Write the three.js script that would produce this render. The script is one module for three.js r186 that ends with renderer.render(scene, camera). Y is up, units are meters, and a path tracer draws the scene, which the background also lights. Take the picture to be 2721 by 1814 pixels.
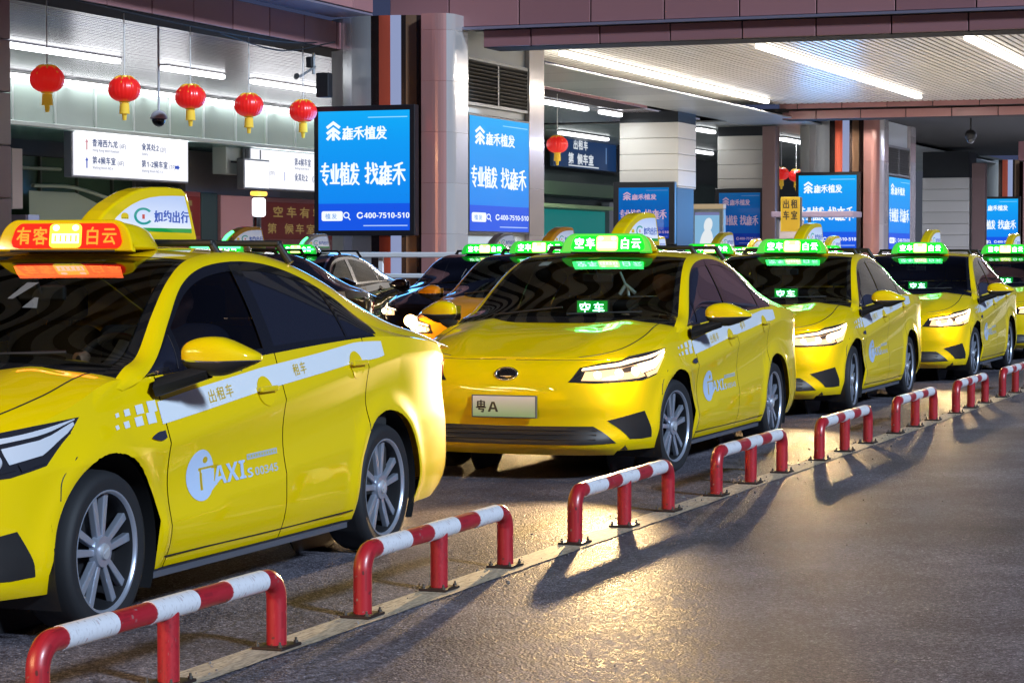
import * as THREE from 'three';
import { mergeGeometries } from 'three/addons/utils/BufferGeometryUtils.js';
import { RoundedBoxGeometry } from 'three/addons/geometries/RoundedBoxGeometry.js';
import { RectAreaLightUniformsLib } from 'three/addons/lights/RectAreaLightUniformsLib.js';
import { MarchingCubes } from 'three/addons/objects/MarchingCubes.js';

// ---------------------------------------------------------------- camera, sky, lights, exposure
const scene = new THREE.Scene();
const camera = new THREE.PerspectiveCamera(16.54, 1024 / 682, 0.1, 600);
camera.position.set(0, 1.5, 0);
camera.rotation.order = 'YXZ';
camera.rotation.set(-THREE.MathUtils.degToRad(2.11), THREE.MathUtils.degToRad(21), 0);
scene.add(camera);

const renderer = new THREE.WebGLRenderer({ antialias: true });
renderer.setSize(1024, 682);
renderer.toneMapping = THREE.LinearToneMapping;
renderer.toneMappingExposure = 1.0;
renderer.shadowMap.enabled = true;
RectAreaLightUniformsLib.init();

{ // night sky over a lit city: dark zenith, faint bluish glow towards the horizon
  const W = 256, H = 128, d = new Float32Array(W * H * 4);
  for (let y = 0; y < H; y++) {
    const up = ((y + 0.5) / H - 0.5) * Math.PI, g = Math.pow(Math.max(0, 1 - Math.max(0, Math.sin(up))), 3);
    for (let x = 0; x < W; x++) {
      const o = (y * W + x) * 4;
      d[o] = 0.012 + 0.036 * g; d[o + 1] = 0.016 + 0.044 * g; d[o + 2] = 0.04 + 0.085 * g; d[o + 3] = 1;
    }
  }
  const t = new THREE.DataTexture(d, W, H, THREE.RGBAFormat, THREE.FloatType);
  t.mapping = THREE.EquirectangularReflectionMapping; t.magFilter = THREE.LinearFilter; t.needsUpdate = true;
  scene.background = t; scene.environment = t;
}
// the broad cool city light that falls in from the open right-hand side, behind the viewer
const sun = new THREE.DirectionalLight(new THREE.Color().setRGB(0.74, 0.93, 1.15), 3.6);
sun.position.set(26, 19, 0); sun.target.position.set(-6, 0, -16);
sun.castShadow = true; sun.shadow.radius = 11; sun.shadow.mapSize.set(2048, 2048);
Object.assign(sun.shadow.camera, { left: -40, right: 40, top: 30, bottom: -30, near: 1, far: 140 });
scene.add(sun, sun.target);

// ---------------------------------------------------------------- helpers
let seed = 7;
const rnd = () => { seed = (seed * 1664525 + 1013904223) >>> 0; return seed / 4294967296; };
const used = new Map();
function numbered(n) { const k = used.get(n) ?? 0; used.set(n, k + 1); return k ? n + '_' + String(k).padStart(3, '0') : n; }
function shade(o) { o.traverse((m) => { if (m.isMesh) { m.castShadow = true; m.receiveShadow = true; } }); return o; }
function tag(o, label, category, group, kind) {
  if (label) o.userData.label = label;
  if (category) o.userData.category = category;
  if (group) o.userData.group = group;
  if (kind) o.userData.kind = kind;
  return o;
}
function thing(name, label, category, pos = [0, 0, 0], group, turn = 0) {
  const o = new THREE.Group(); o.name = numbered(name); o.position.set(...pos); o.rotation.y = turn; scene.add(o);
  return tag(o, label, category, group);
}
function part(name, g, m, parent, kind) {
  const o = new THREE.Mesh(Array.isArray(g) ? (g.length > 1 ? merge(g) : g[0]) : g, m);
  o.name = parent === scene ? numbered(name) : name; o.castShadow = o.receiveShadow = true; parent.add(o);
  if (kind) o.userData.kind = kind;
  return o;
}
function merge(list) {
  return mergeGeometries(list.map((g) => {
    const c = g.index ? g.toNonIndexed() : g.clone();
    for (const k of Object.keys(c.attributes)) if (!['position', 'normal', 'uv'].includes(k)) c.deleteAttribute(k);
    if (!c.attributes.uv) c.setAttribute('uv', new THREE.BufferAttribute(new Float32Array(c.attributes.position.count * 2), 2));
    return c;
  }));
}
const box = (w, h, d, x = 0, y = 0, z = 0) => new THREE.BoxGeometry(w, h, d).translate(x, y, z);
const span = (x0, x1, y0, y1, z0, z1) => box(Math.abs(x1 - x0), Math.abs(y1 - y0), Math.abs(z1 - z0), (x0 + x1) / 2, (y0 + y1) / 2, (z0 + z1) / 2);
const rbox = (w, h, d, r, x = 0, y = 0, z = 0, s = 2) => new RoundedBoxGeometry(w, h, d, s, r).translate(x, y, z);
const cyl = (r0, r1, h, n = 24, x = 0, y = 0, z = 0) => new THREE.CylinderGeometry(r0, r1, h, n).translate(x, y, z);
function tube(pts, r, n = 8, seg) {
  const v = pts.map((p) => new THREE.Vector3(...p));
  return new THREE.TubeGeometry(new THREE.CatmullRomCurve3(v, false, 'centripetal'), seg ?? Math.max(8, v.length * 5), r, n);
}
function bar(a, b, r, n = 8) {
  const A = new THREE.Vector3(...a), B = new THREE.Vector3(...b), d = B.clone().sub(A), g = new THREE.CylinderGeometry(r, r, d.length(), n);
  return g.applyQuaternion(new THREE.Quaternion().setFromUnitVectors(new THREE.Vector3(0, 1, 0), d.normalize())).translate((A.x + B.x) / 2, (A.y + B.y) / 2, (A.z + B.z) / 2);
}
const lerp = (a, b, t) => a + (b - a) * t, clamp = (x, a, b) => Math.min(b, Math.max(a, x));
const smooth = (a, b, x) => { const t = clamp((x - a) / (b - a), 0, 1); return t * t * (3 - 2 * t); };
function spline(pairs) { // monotone-ish cubic through [x, y] pairs, clamped at both ends
  const P = pairs.slice().sort((a, b) => a[0] - b[0]), n = P.length, m = [];
  for (let i = 0; i < n; i++) {
    const a = P[Math.max(0, i - 1)], b = P[Math.min(n - 1, i + 1)];
    m.push(b[0] === a[0] ? 0 : (b[1] - a[1]) / (b[0] - a[0]));
  }
  return (x) => {
    if (x <= P[0][0]) return P[0][1];
    if (x >= P[n - 1][0]) return P[n - 1][1];
    let i = 0; while (P[i + 1][0] < x) i++;
    const h = P[i + 1][0] - P[i][0], t = (x - P[i][0]) / h, t2 = t * t, t3 = t2 * t;
    return (2 * t3 - 3 * t2 + 1) * P[i][1] + (t3 - 2 * t2 + t) * h * m[i] + (3 * t2 - 2 * t3) * P[i + 1][1] + (t3 - t2) * h * m[i + 1];
  };
}
// a surface over an n x m grid; f(a, b) with a, b in 0..1 gives [x, y, z]; flip turns the faces round
function sheet(n, m, f, flip = false) {
  const pos = [], uv = [], idx = [];
  for (let i = 0; i <= n; i++) for (let j = 0; j <= m; j++) { pos.push(...f(i / n, j / m)); uv.push(i / n, j / m); }
  for (let i = 0; i < n; i++) for (let j = 0; j < m; j++) {
    const a = i * (m + 1) + j, b = a + m + 1;
    if (flip) idx.push(a, b + 1, b, a, a + 1, b + 1); else idx.push(a, b, b + 1, a, b + 1, a + 1);
  }
  const g = new THREE.BufferGeometry();
  g.setAttribute('position', new THREE.Float32BufferAttribute(pos, 3)); g.setAttribute('uv', new THREE.Float32BufferAttribute(uv, 2));
  g.setIndex(idx); g.computeVertexNormals();
  return g;
}
function mirrored(g) {
  const c = (g.index ? g.toNonIndexed() : g.clone()), p = c.attributes.position, nn = c.attributes.normal, uv = c.attributes.uv;
  for (let i = 0; i < p.count; i++) { p.setX(i, -p.getX(i)); nn.setX(i, -nn.getX(i)); }
  for (let i = 0; i < p.count; i += 3) for (const a of [p, nn, uv]) {
    if (!a) continue;
    for (let k = 0; k < a.itemSize; k++) { const t = a.getComponent(i + 1, k); a.setComponent(i + 1, k, a.getComponent(i + 2, k)); a.setComponent(i + 2, k, t); }
  }
  return c;
}

// ---------------------------------------------------------------- lettering drawn by strokes (10 x 10 grid per character)
const GLYPH = {
  雍: '5,0 5,1.5;1,1.9 9.6,1.9;2.6,2.8 1,4.8 3,4.8 1,7.2 3.6,6.8;2,7 2,10;0.8,8.2 0.4,9.6;3.2,7.8 3.6,9.4;5.8,2.6 4.4,5;5,4 5,10;7.2,2.6 7.6,3.8;5,4 9.8,4;7.4,4 7.4,9.6;5,5.8 9.5,5.8;5,7.6 9.5,7.6;5,9.6 9.8,9.6',
  禾: '7.5,0.3 2,1.5;0.5,3.5 9.5,3.5;5,1 5,10;4.6,3.8 0.5,8.2;5.4,3.8 9.5,8.2',
  植: '2,0 2,10;0.3,2.8 3.8,2.8;2,3 0.3,6.5;2,3.5 3.8,5.5;4.4,1.4 9.8,1.4;7,0 6.8,2.8;5,3 5,9.4;9,3 9,9.4;5,3 9,3;5,4.8 9,4.8;5,6.5 9,6.5;5,8 9,8;4,9.5 10,9.5',
  发: '2.2,0.8 1.5,3.4 9.5,3.4;6.8,0.5 8.2,2;4.4,0.2 3.8,4 0.5,9.5;3.6,5.2 8.2,5.2 6,8 2.6,9.8;3.8,6 6,8.4 9.6,9.8',
  专: '2,1.4 8.5,1.4;0.5,3.6 9.6,3.6;5.2,0 4,3.6 3,5.6 8,5.6 5.5,8;3,7.4 6.8,9.8',
  业: '3.5,0.5 3.5,9;6.5,0.5 6.5,9;1,3 2.2,7;9,3 7.8,7;0.3,9.2 9.7,9.2',
  找: '0.2,2.5 3.8,2.5;2.1,0 2.1,9.2 0.9,8.6;0.2,6.2 3.8,5;4.4,3.6 9.8,3;6,0.2 6.8,5 9.7,9.6 9.8,7.6;8.2,0.6 9.2,1.8;9.2,4.4 7.4,7.2 4.6,9.4',
  如: '2,0.3 1,5.4 3.6,9.5;3.6,2.5 2.8,6 0.4,9.6;0.2,2.8 4.4,2.8;5.6,2 5.6,8.8;9.4,2 9.4,8.8;5.6,2 9.4,2;5.6,8 9.4,8',
  约: '2.4,0 0.8,2.4 2.8,2.4 0.8,5 3.4,4.6;0.4,8.4 3.8,7.4;5.8,0 4.6,3.2;5.4,2 9.6,2 9.2,9.2 7.6,8.8;6,4.4 7.4,6.2',
  出: '5,0 5,9.4;1.6,1.4 1.6,4.4 8.4,4.4;8.4,1.4 8.4,4.4;0.8,5.6 0.8,9.4 9.2,9.4;9.2,5.6 9.2,9.8',
  行: '3,0 0.6,2.6;3.4,3 0.4,6;2.2,4.6 2.2,10;4.8,1.2 9.4,1.2;4.2,4 9.8,4;7.6,4 7.6,9.4 6,9',
  有: '0.5,2 9.5,2;4.4,0 3,4 0.4,7;3,4.2 3,10;3,4.2 8.2,4.2 8.2,9.6 7,9.4;3,6 8.2,6;3,7.7 8.2,7.7',
  客: '5,0 5,1.2;0.8,3 0.8,1.4 9.2,1.4 9.2,3;4,2.2 1,5;3.4,3.2 7.4,3.2 4.5,6 0.4,7.4;3.4,4.2 6,5.8 9.8,7;2.8,7 2.8,10;7.4,7 7.4,10;2.8,7 7.4,7;2.8,9.6 7.4,9.6',
  白: '5,0 4,1.8;1.5,2 1.5,10;8.5,2 8.5,10;1.5,2 8.5,2;1.5,5.8 8.5,5.8;1.5,9.5 8.5,9.5',
  云: '1.8,1 8.2,1;0.4,4 9.6,4;4.6,4.2 1.6,8.8 8,8.4;6.6,6 8.8,9.8',
  空: '5,0 5,1.2;0.8,3.2 0.8,1.4 9.2,1.4 9.2,3.2;3.8,2.4 1.2,5;6,2.4 6,4.2 9,4.6;2,6 8,6;5,6 5,9.5;0.6,9.5 9.4,9.5',
  车: '1.2,1.6 9,1.6;4.4,0 2,4.6 8.6,4.6;0.3,7 9.7,7;5.4,3 5.4,10',
  租: '3.6,0.2 0.8,1;0.3,3 4.2,3;2.2,0.8 2.2,10;2,3.2 0.3,6.6;2.4,3.4 4,5.6;5.4,0.8 5.4,9.2;8.8,0.8 8.8,9.2;5.4,0.8 8.8,0.8;5.4,3.6 8.8,3.6;5.4,6.4 8.8,6.4;4.4,9.4 9.8,9.4',
  香: '7,0.2 2.6,1;0.6,2.2 9.4,2.2;5,0.6 5,4.6;4.6,2.4 0.8,5;5.4,2.4 9.2,5;2.4,5.6 2.4,10;7.6,5.6 7.6,10;2.4,5.6 7.6,5.6;2.4,7.6 7.6,7.6;2.4,9.6 7.6,9.6',
  港: '0.8,0.6 2,1.8;0.2,3.4 1.6,4.6;0.4,9.6 2.4,6;3.4,1.8 9.6,1.8;3,4 9.8,4;5.2,0.2 5.2,4;7.8,0.2 7.8,4;4.6,4.2 3,6.4;8.2,4.2 9.8,6.2;5,5.8 8,5.8 8,7.6 5,7.6;5,5.8 5,9.5 9.4,9.5 9.4,8',
  西: '0.6,1 9.4,1;1,3.4 1,9.6;9,3.4 9,9.6;1,3.4 9,3.4;1,9.4 9,9.4;3.8,1 3.6,5 2.4,7;6.2,1 6.2,6.4 8.2,6.4',
  九: '0.6,3 7,3 7,8.8 9.6,8.8 9.6,7;3.8,0.2 3.4,5 0.4,9.6',
  龙: '0.6,2.8 9.6,2.8;4.2,0.2 3.6,5 0.4,9.6;5.6,2.8 5.6,9.2 9.6,9.2 9.6,7.4;8.6,4.4 4.2,8.4;7,0.4 8.4,1.8',
  食: '5,0 0.5,4;5,0 9.5,4;5,2.4 5,3.6;2.8,4 2.8,9.6 5,8.6;2.8,4 7.6,4 7.6,7 2.8,7;2.8,5.5 7.6,5.5;5,7 9.4,9.8',
  其: '0.6,1.6 9.4,1.6;3,0 3,7;7,0 7,7;3,3.4 7,3.4;3,5.2 7,5.2;0.4,7.2 9.6,7.2;3.4,7.8 1.4,9.8;6.6,7.8 8.8,9.8',
  处: '2.6,0.2 0.4,5;1.8,2.4 4.6,2.4 2.8,6.4 0.4,9;1.4,4.6 4,8.2 9.8,9.6;7,0.4 7,7.8;7,3 9.4,5',
  第: '2.2,0 0.6,2.4;1.4,1.2 4.6,1.2;6.4,0 5.2,2.2;5.8,1.2 9.6,1.2;1.4,3 8.6,3 8.6,5 1.4,5 1.2,7 9,7 8.6,9.2;5,3 5,10;5,7 0.8,9.8',
  候: '2.6,0 0.4,4;1.6,3 1.6,10;3.4,2 3.4,8;4.6,1 9,1 9,3;4.2,3 9.8,3;5.6,3.4 4.4,5.4;5,4.8 9.6,4.8;4,6.6 9.8,6.6;7,4.8 6.6,7.4 4.2,9.8;7.2,7 9.8,9.8',
  室: '5,0 5,1.2;0.8,3 0.8,1.4 9.2,1.4 9.2,3;2,3.4 8,3.4;4.6,3.4 2.6,5.6 8,5.4;6.6,4.4 8.2,6;5,5.6 5,9.5;1.8,7.4 8.2,7.4;0.4,9.5 9.6,9.5',
  粤: '5,0 4.4,1;1.6,1 8.4,1 8.4,5 1.6,5 1.6,1;5,1.4 5,4.6;3,3 7,3;0.4,6 9.6,6;3.4,6 2.8,7.6 7.6,7.6 7,9.8 5.6,9.6',
};
function word(c, text, x, y, w, h, lw, gap = 0.12) { // writes text in cells of w x h from (x, y)
  c.lineWidth = lw; c.lineCap = 'round'; c.lineJoin = 'round';
  for (const ch of text) {
    if (GLYPH[ch]) {
      for (const s of GLYPH[ch].split(';')) {
        c.beginPath();
        s.split(' ').forEach((p, i) => { const [px, py] = p.split(',').map(Number); c[i ? 'lineTo' : 'moveTo'](x + (px / 10) * w, y + (py / 10) * h); });
        c.stroke();
      }
      x += w * (1 + gap);
    } else if (ch === ' ') x += w * 0.45;
    else {
      c.font = 'bold ' + h * 1.05 + 'px sans-serif'; c.textBaseline = 'alphabetic';
      c.fillText(ch, x, y + h * 0.92); x += c.measureText(ch).width + w * 0.04;
    }
  }
  return x;
}
function canvas(w, h, draw, srgb = true) {
  const cv = document.createElement('canvas'); cv.width = w; cv.height = h;
  const c = cv.getContext('2d'); draw(c, w, h);
  const t = new THREE.CanvasTexture(cv); if (srgb) t.colorSpace = THREE.SRGBColorSpace;
  return t;
}
const rgb = (r, g, b) => new THREE.Color().setRGB(r, g, b);
const std = (c, rough = 0.6, metal = 0, extra = {}) => new THREE.MeshStandardMaterial({ color: c, roughness: rough, metalness: metal, ...extra });
const glow = (c, k, extra = {}) => new THREE.MeshStandardMaterial({ color: rgb(0.02, 0.02, 0.02), roughness: 0.4, emissive: c, emissiveIntensity: k, ...extra });
const glowMap = (t, k, rough = 0.5) => new THREE.MeshPhysicalMaterial({ color: rgb(0.012, 0.012, 0.012), roughness: rough, specularIntensity: 0.25, emissive: rgb(1, 1, 1), emissiveMap: t, emissiveIntensity: k });
function noiseTexture(n, f) {
  const d = new Uint8Array(n * n * 4);
  for (let y = 0; y < n; y++) for (let x = 0; x < n; x++) { const v = f(x, y), o = (y * n + x) * 4; for (let k = 0; k < 3; k++) d[o + k] = clamp(Array.isArray(v) ? v[k] : v, 0, 255); d[o + 3] = 255; }
  const t = new THREE.DataTexture(d, n, n); t.wrapS = t.wrapT = THREE.RepeatWrapping; t.magFilter = THREE.LinearFilter; t.needsUpdate = true;
  return t;
}
function tileNoise(n, cells, s) { // smooth periodic value noise
  let q = s; const r = () => { q = (q * 1664525 + 1013904223) >>> 0; return q / 4294967296; };
  const v = Array.from({ length: cells * cells }, r);
  return (x, y) => {
    const u = (x / n) * cells, w = (y / n) * cells, i = Math.floor(u), j = Math.floor(w), a = u - i, b = w - j, p = a * a * (3 - 2 * a), e = b * b * (3 - 2 * b);
    const g = (ii, jj) => v[((jj + cells) % cells) * cells + ((ii + cells) % cells)];
    return lerp(lerp(g(i, j), g(i + 1, j), p), lerp(g(i, j + 1), g(i + 1, j + 1), p), e);
  };
}
// ---------------------------------------------------------------- ground
const AS = 1024, aN = [tileNoise(AS, 300, 3), tileNoise(AS, 150, 5), tileNoise(AS, 40, 9), tileNoise(AS, 8, 11), tileNoise(AS, 500, 21)];
const asphaltMap = noiseTexture(AS, (x, y) => {
  const s = aN[0](x, y), m = aN[1](x, y), l = aN[3](x, y), g = s > 0.8 ? 46 * (s - 0.8) * 5 : 0;
  const v = 68 + 44 * (m - 0.5) + 22 * (l - 0.5) + 52 * (aN[4](x, y) - 0.5) + g * 1.5;
  return [v + 3, v, v + 3];
});
asphaltMap.colorSpace = THREE.SRGBColorSpace;
const asphaltBump = noiseTexture(AS, (x, y) => 255 * clamp(0.1 + 0.6 * aN[0](x, y) + 0.25 * aN[4](x, y), 0, 1));
const asphaltRough = noiseTexture(AS, (x, y) => 255 * clamp(0.6 + 0.3 * (aN[1](x, y) - 0.5) + 0.08 * (aN[3](x, y) - 0.5), 0.2, 0.9));
const asphalt = new THREE.MeshPhysicalMaterial({ color: rgb(2.1, 2.1, 2.4), roughness: 1, specularIntensity: 0.05, map: asphaltMap, bumpMap: asphaltBump, bumpScale: 0.0055, roughnessMap: asphaltRough, vertexColors: true });
{
  const g = new THREE.PlaneGeometry(260, 300, 260, 300).rotateX(-Math.PI / 2).translate(0, 0, -60);
  const p = g.attributes.position, uv = g.attributes.uv, col = [];
  const n1 = tileNoise(256, 40, 31), n2 = tileNoise(256, 110, 37);
  for (let i = 0; i < p.count; i++) {
    const x = p.getX(i), z = p.getZ(i); uv.setXY(i, x / 2.1, z / 2.1);
    const oil = Math.exp(-(((x + 5.7) / 0.7) ** 2)) * 0.3; // drip line along the middle of the waiting lane
    const v = clamp(0.78 + 0.5 * (n1(((x + 130) * 7) % 256, ((z + 210) * 7) % 256) - 0.5) + 0.3 * (n2(((x + 130) * 5) % 256, ((z + 210) * 5) % 256) - 0.5) - oil, 0.3, 1.2);
    col.push(v, v, v * 0.99);
  }
  g.setAttribute('color', new THREE.Float32BufferAttribute(col, 3));
  tag(part('road', g, asphalt, scene), null, null, null, 'structure');
}
const worn = canvas(256, 1024, (c, w, h) => {
  c.fillStyle = '#9d9282'; c.fillRect(0, 0, w, h);
  for (let i = 0; i < 5200; i++) { const v = 70 + rnd() * 120; c.fillStyle = `rgba(${v},${v * 0.95},${v * 0.88},${0.1 + rnd() * 0.35})`; c.fillRect(rnd() * w, rnd() * h, 2 + rnd() * 12, 2 + rnd() * 26); }
});
worn.wrapS = worn.wrapT = THREE.RepeatWrapping;
const kerbPaint = std(rgb(1.25, 1.22, 1.2), 0.8, 0, { map: worn });
{ // the pale strip the barriers stand on, in lengths with ragged ends
  const g = [];
  for (let z = -4.2; z > -60; z -= 2.66) {
    const n = 18, a = rnd() * 6, f = (s) => [Math.sin(s * 23 + a) * 0.0015 + Math.sin(s * 61 + a) * 0.001];
    const s = sheet(n, 2, (i, j) => [-4.03 + (j - 0.5) * (0.17 + f(i)[0] * 2) + f(i)[0], 0.006, z - i * 2.655], true);
    const uv = s.attributes.uv; for (let k = 0; k < uv.count; k++) uv.setXY(k, uv.getY(k) * 0.9, z / 2.66 + uv.getX(k));
    if (s.attributes.normal.getY(4) < 0) s.index.array.reverse(), s.computeVertexNormals();
    g.push(s);
  }
  tag(part('painted_line', g, kerbPaint, scene), null, null, null, 'structure');
}

{ // pale paving added under the far canopy and left bay to bounce light up
  const stone = noiseTexture(256, ((a, b) => (x, y) => { const e = x % 128 < 2 || y % 128 < 2 ? 60 : 0, v = 176 + 30 * (a(x, y) - 0.5) + 20 * (b(x, y) - 0.5) - e; return [v, v * 0.97, v * 0.92]; })(tileNoise(256, 8, 51), tileNoise(256, 64, 53)));
  stone.colorSpace = THREE.SRGBColorSpace;
  const g = merge([new THREE.PlaneGeometry(40, 90).rotateX(-Math.PI / 2).translate(-15, 0.008, -88.2), new THREE.PlaneGeometry(16, 50).rotateX(-Math.PI / 2).translate(-28.2, 0.008, -18.1)]);
  const pos = g.attributes.position; for (let i = 0; i < pos.count; i++) g.attributes.uv.setXY(i, pos.getX(i) / 1.6, pos.getZ(i) / 1.6);
  tag(part('bounce_paving', g, std(rgb(1, 1, 1), 0.4, 0, { map: stone }), scene), null, null, null, 'structure');
}
{ // cracks, tar seams and grit on the roadway
  const tar = std(rgb(0.012, 0.011, 0.011), 0.7), g = [];
  const crack = (x, z, a, L, w) => { const n = 26, ph = rnd() * 9; g.push(sheet(n, 1, (i, j) => { const s = (i - 0.5) * L, o = 0.03 * Math.sin(i * 9 + ph) + 0.014 * Math.sin(i * 31 + ph * 2), ww = w * (0.3 + Math.sin(i * Math.PI) * (0.7 + 0.3 * Math.sin(i * 40 + ph))), t = o + (j - 0.5) * ww; return [x + s * Math.cos(a) + t * Math.sin(a), 0.005, z - s * Math.sin(a) + t * Math.cos(a)]; })); };
  crack(-1.35, -12.6, 0.15, 0.9, 0.016); crack(-1.2, -12.75, 0.1, 0.5, 0.012); crack(-2.6, -16.4, 0.5, 1.6, 0.01); crack(-2.2, -10.6, 0.9, 1.4, 0.007); crack(-0.9, -9.2, 0.3, 1.0, 0.007); crack(-2.9, -21, 1.1, 2.4, 0.012); crack(-2.0, -26, 0.2, 2.2, 0.02); crack(-4.5, -8.1, 1.5, 1.1, 0.006);
  tag(part('road_crack', g, tar, scene), null, null, null, 'structure');
  const m = new THREE.InstancedMesh(new THREE.IcosahedronGeometry(1, 0), std(rgb(0.2, 0.18, 0.17), 0.8), 620), M = new THREE.Matrix4(), Q = new THREE.Quaternion(), E = new THREE.Euler();
  for (let i = 0; i < 620; i++) { const r = 0.002 + 0.006 * rnd() ** 3, near = rnd() < 0.6; E.set(rnd() * 6, rnd() * 6, rnd() * 6); M.compose(new THREE.Vector3(near ? -4.03 + (rnd() + rnd() - 1) * 0.3 : -4.6 + rnd() * 4.6, 0.006 + r * 0.4, -6 - rnd() * 20), Q.setFromEuler(E), new THREE.Vector3(r * (1 + rnd()), r * 0.7, r)); m.setMatrixAt(i, M); }
  m.name = 'grit'; m.castShadow = m.receiveShadow = true; scene.add(m); tag(m, 'loose grit scattered along the pale strip and the road', 'grit', null, 'stuff');
}
// ---------------------------------------------------------------- red and white barriers
const redMap = canvas(512, 128, (c, w, h) => { // faded, scuffed and chipped red paint
  c.fillStyle = '#a41c28'; c.fillRect(0, 0, w, h);
  for (let i = 0; i < 260; i++) { c.fillStyle = `rgba(${rnd() < 0.5 ? '70,8,14' : '190,70,70'},${rnd() * 0.22})`; c.fillRect(rnd() * w, rnd() * h, 3 + rnd() * 40, 1 + rnd() * 7); }
  for (let i = 0; i < 46; i++) { c.fillStyle = `rgba(${rnd() < 0.6 ? '58,40,34' : '150,130,122'},${0.4 + rnd() * 0.5})`; c.beginPath(); c.ellipse(rnd() * w, rnd() * h, 1 + rnd() * 4, 1 + rnd() * 3, rnd() * 3, 0, 7); c.fill(); }
});
redMap.wrapS = redMap.wrapT = THREE.RepeatWrapping; redMap.repeat.set(2, 1);
const redPaint = new THREE.MeshPhysicalMaterial({ map: redMap, roughness: 0.42, clearcoat: 0.5, clearcoatRoughness: 0.25 });
const whiteBandMap = canvas(128, 128, (c, w, h) => { c.fillStyle = '#dfdee2'; c.fillRect(0, 0, w, h); for (let i = 0; i < 420; i++) { c.fillStyle = `rgba(90,80,80,${rnd() * 0.16})`; c.fillRect(rnd() * w, rnd() * h, rnd() * 8, rnd() * 3); } for (let i = 0; i < 26; i++) { c.fillStyle = `rgba(${rnd() < 0.5 ? '120,40,40' : '70,64,60'},${0.2 + rnd() * 0.4})`; c.fillRect(rnd() * w, rnd() * h, 1 + rnd() * 9, 1 + rnd() * 2.5); } });
const whiteBand = new THREE.MeshPhysicalMaterial({ color: rgb(0.92, 0.92, 0.95), map: whiteBandMap, roughness: 0.5, clearcoat: 0.25 });
const plateMat = std(rgb(0.03, 0.018, 0.018), 0.6, 0.4);
const boltMat = std(rgb(0.12, 0.11, 0.1), 0.5, 0.7);
function makeBarrier() { // runs towards -z from its base
  const o = thing('safety_barrier', 'x', 'barrier'), L = 1.66, h = 0.275, r = 0.039, R = 0.085, pts = [];
  pts.push([0, 0.012, 0], [0, 0.1, 0]);
  const el = [];
  for (let i = 0; i <= 8; i++) { const a = (i / 8) * Math.PI / 2; el.push([0, h - R + R * Math.sin(a), -R + R * Math.cos(a)]); }
  const path = new THREE.CurvePath(); const V = (a) => new THREE.Vector3(...a);
  const all = [[0, 0.012, 0], ...el, ...el.slice().reverse().map(([x, y, z]) => [x, y, -L - z]), [0, 0.012, -L]];
  for (let i = 0; i + 1 < all.length; i++) path.add(new THREE.LineCurve3(V(all[i]), V(all[i + 1])));
  part('rail', new THREE.TubeGeometry(path, 160, r, 16), redPaint, o);
  part('post', cyl(r, r, h - 0.02, 16, 0, (h - 0.02) / 2 + 0.006, -L / 2), redPaint, o);
  const W = [[0.13, 0.44], [0.69, 0.99], [1.24, 1.53]];
  for (const [a, b] of W) {
    const g = cyl(r + 0.0022, r + 0.0022, b - a, 24).rotateX(Math.PI / 2).translate(0, h, -(a + b) / 2);
    part('white_band', g, whiteBand, o);
  }
  for (const z of [0, -L / 2, -L]) {
    const p = part('base_plate', rbox(0.13, 0.012, 0.17, 0.004, 0, 0.012, z), plateMat, o);
    for (const [x, dz] of [[-0.048, -0.068], [0.048, -0.068], [-0.048, 0.068], [0.048, 0.068]]) part('bolt', [cyl(0.009, 0.009, 0.01, 6, x, 0.022, z + dz), cyl(0.005, 0.005, 0.02, 8, x, 0.028, z + dz)], boltMat, p);
  }
  return o;
}
{
  const b0 = makeBarrier();
  const place = [[-6.33, 'nearest red and white barrier, its left end cut by the bottom edge'], [-8.81, 'red and white barrier beside the rear wheel of the nearest taxi'],
    [-11.44, 'red and white barrier in front of the bumper of the second taxi'], [-14.05, 'red and white barrier beside the front wheel of the second taxi'],
    [-16.75, 'red and white barrier beside the rear wheel of the second taxi'], [-19.5, 'red and white barrier beside the front bumper of the third taxi'],
    [-22.2, 'dark red and white barrier beside the third taxi, next to the right edge'], [-24.9, 'farthest visible dark barrier, cut by the right edge of the view']];
  place.forEach(([z, label], i) => {
    let o = b0;
    if (i) { o = b0.clone(); o.name = numbered('safety_barrier'); scene.add(o); }
    o.position.set(-4.03 + (rnd() - 0.5) * 0.03, 0, z); o.rotation.y = (rnd() - 0.5) * 0.015;
    tag(o, label, 'barrier', 'red and white barriers along the pale strip');
  });
}
// ---------------------------------------------------------------- taxi: body surface
// car axes: x to its left-hand side (the side the photograph shows), y up, z forward; origin on the ground midway between the axles
const AXLE = 1.385, WY = 0.325, ARCH = 0.392, ZF = 0.96, ZR = -1.05, FRONT = 2.37, REAR = -2.69, NF = 3.7, NR = 4.6;
const topLine = spline([[-2.65, 0.965], [-2.45, 0.985], [-2.0, 1.045], [-1.62, 1.078], [-1.3, 1.09], [-0.8, 1.078], [0, 1.042], [0.6, 1.012], [1.02, 0.993], [1.26, 0.99], [1.6, 0.9], [1.9, 0.832], [2.15, 0.808], [2.4, 0.803]]);
const creaseY = (z) => Math.min(clamp(0.82 - 0.11 * z, 0.69, 0.99), topLine(z) - 0.045);
const frontIn = spline([[0.16, 0.15], [0.2, 0.07], [0.235, 0.015], [0.275, 0.0], [0.34, 0.03], [0.42, 0.024], [0.5, 0.002], [0.6, 0.0], [0.68, 0.018], [0.74, 0.05], [0.78, 0.085], [0.806, 0.125]]);
const rearIn = spline([[0.16, 0.2], [0.22, 0.08], [0.32, 0.015], [0.5, 0], [0.7, 0.03], [0.82, 0.06], [0.93, 0.045], [0.99, 0.06]]);
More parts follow.
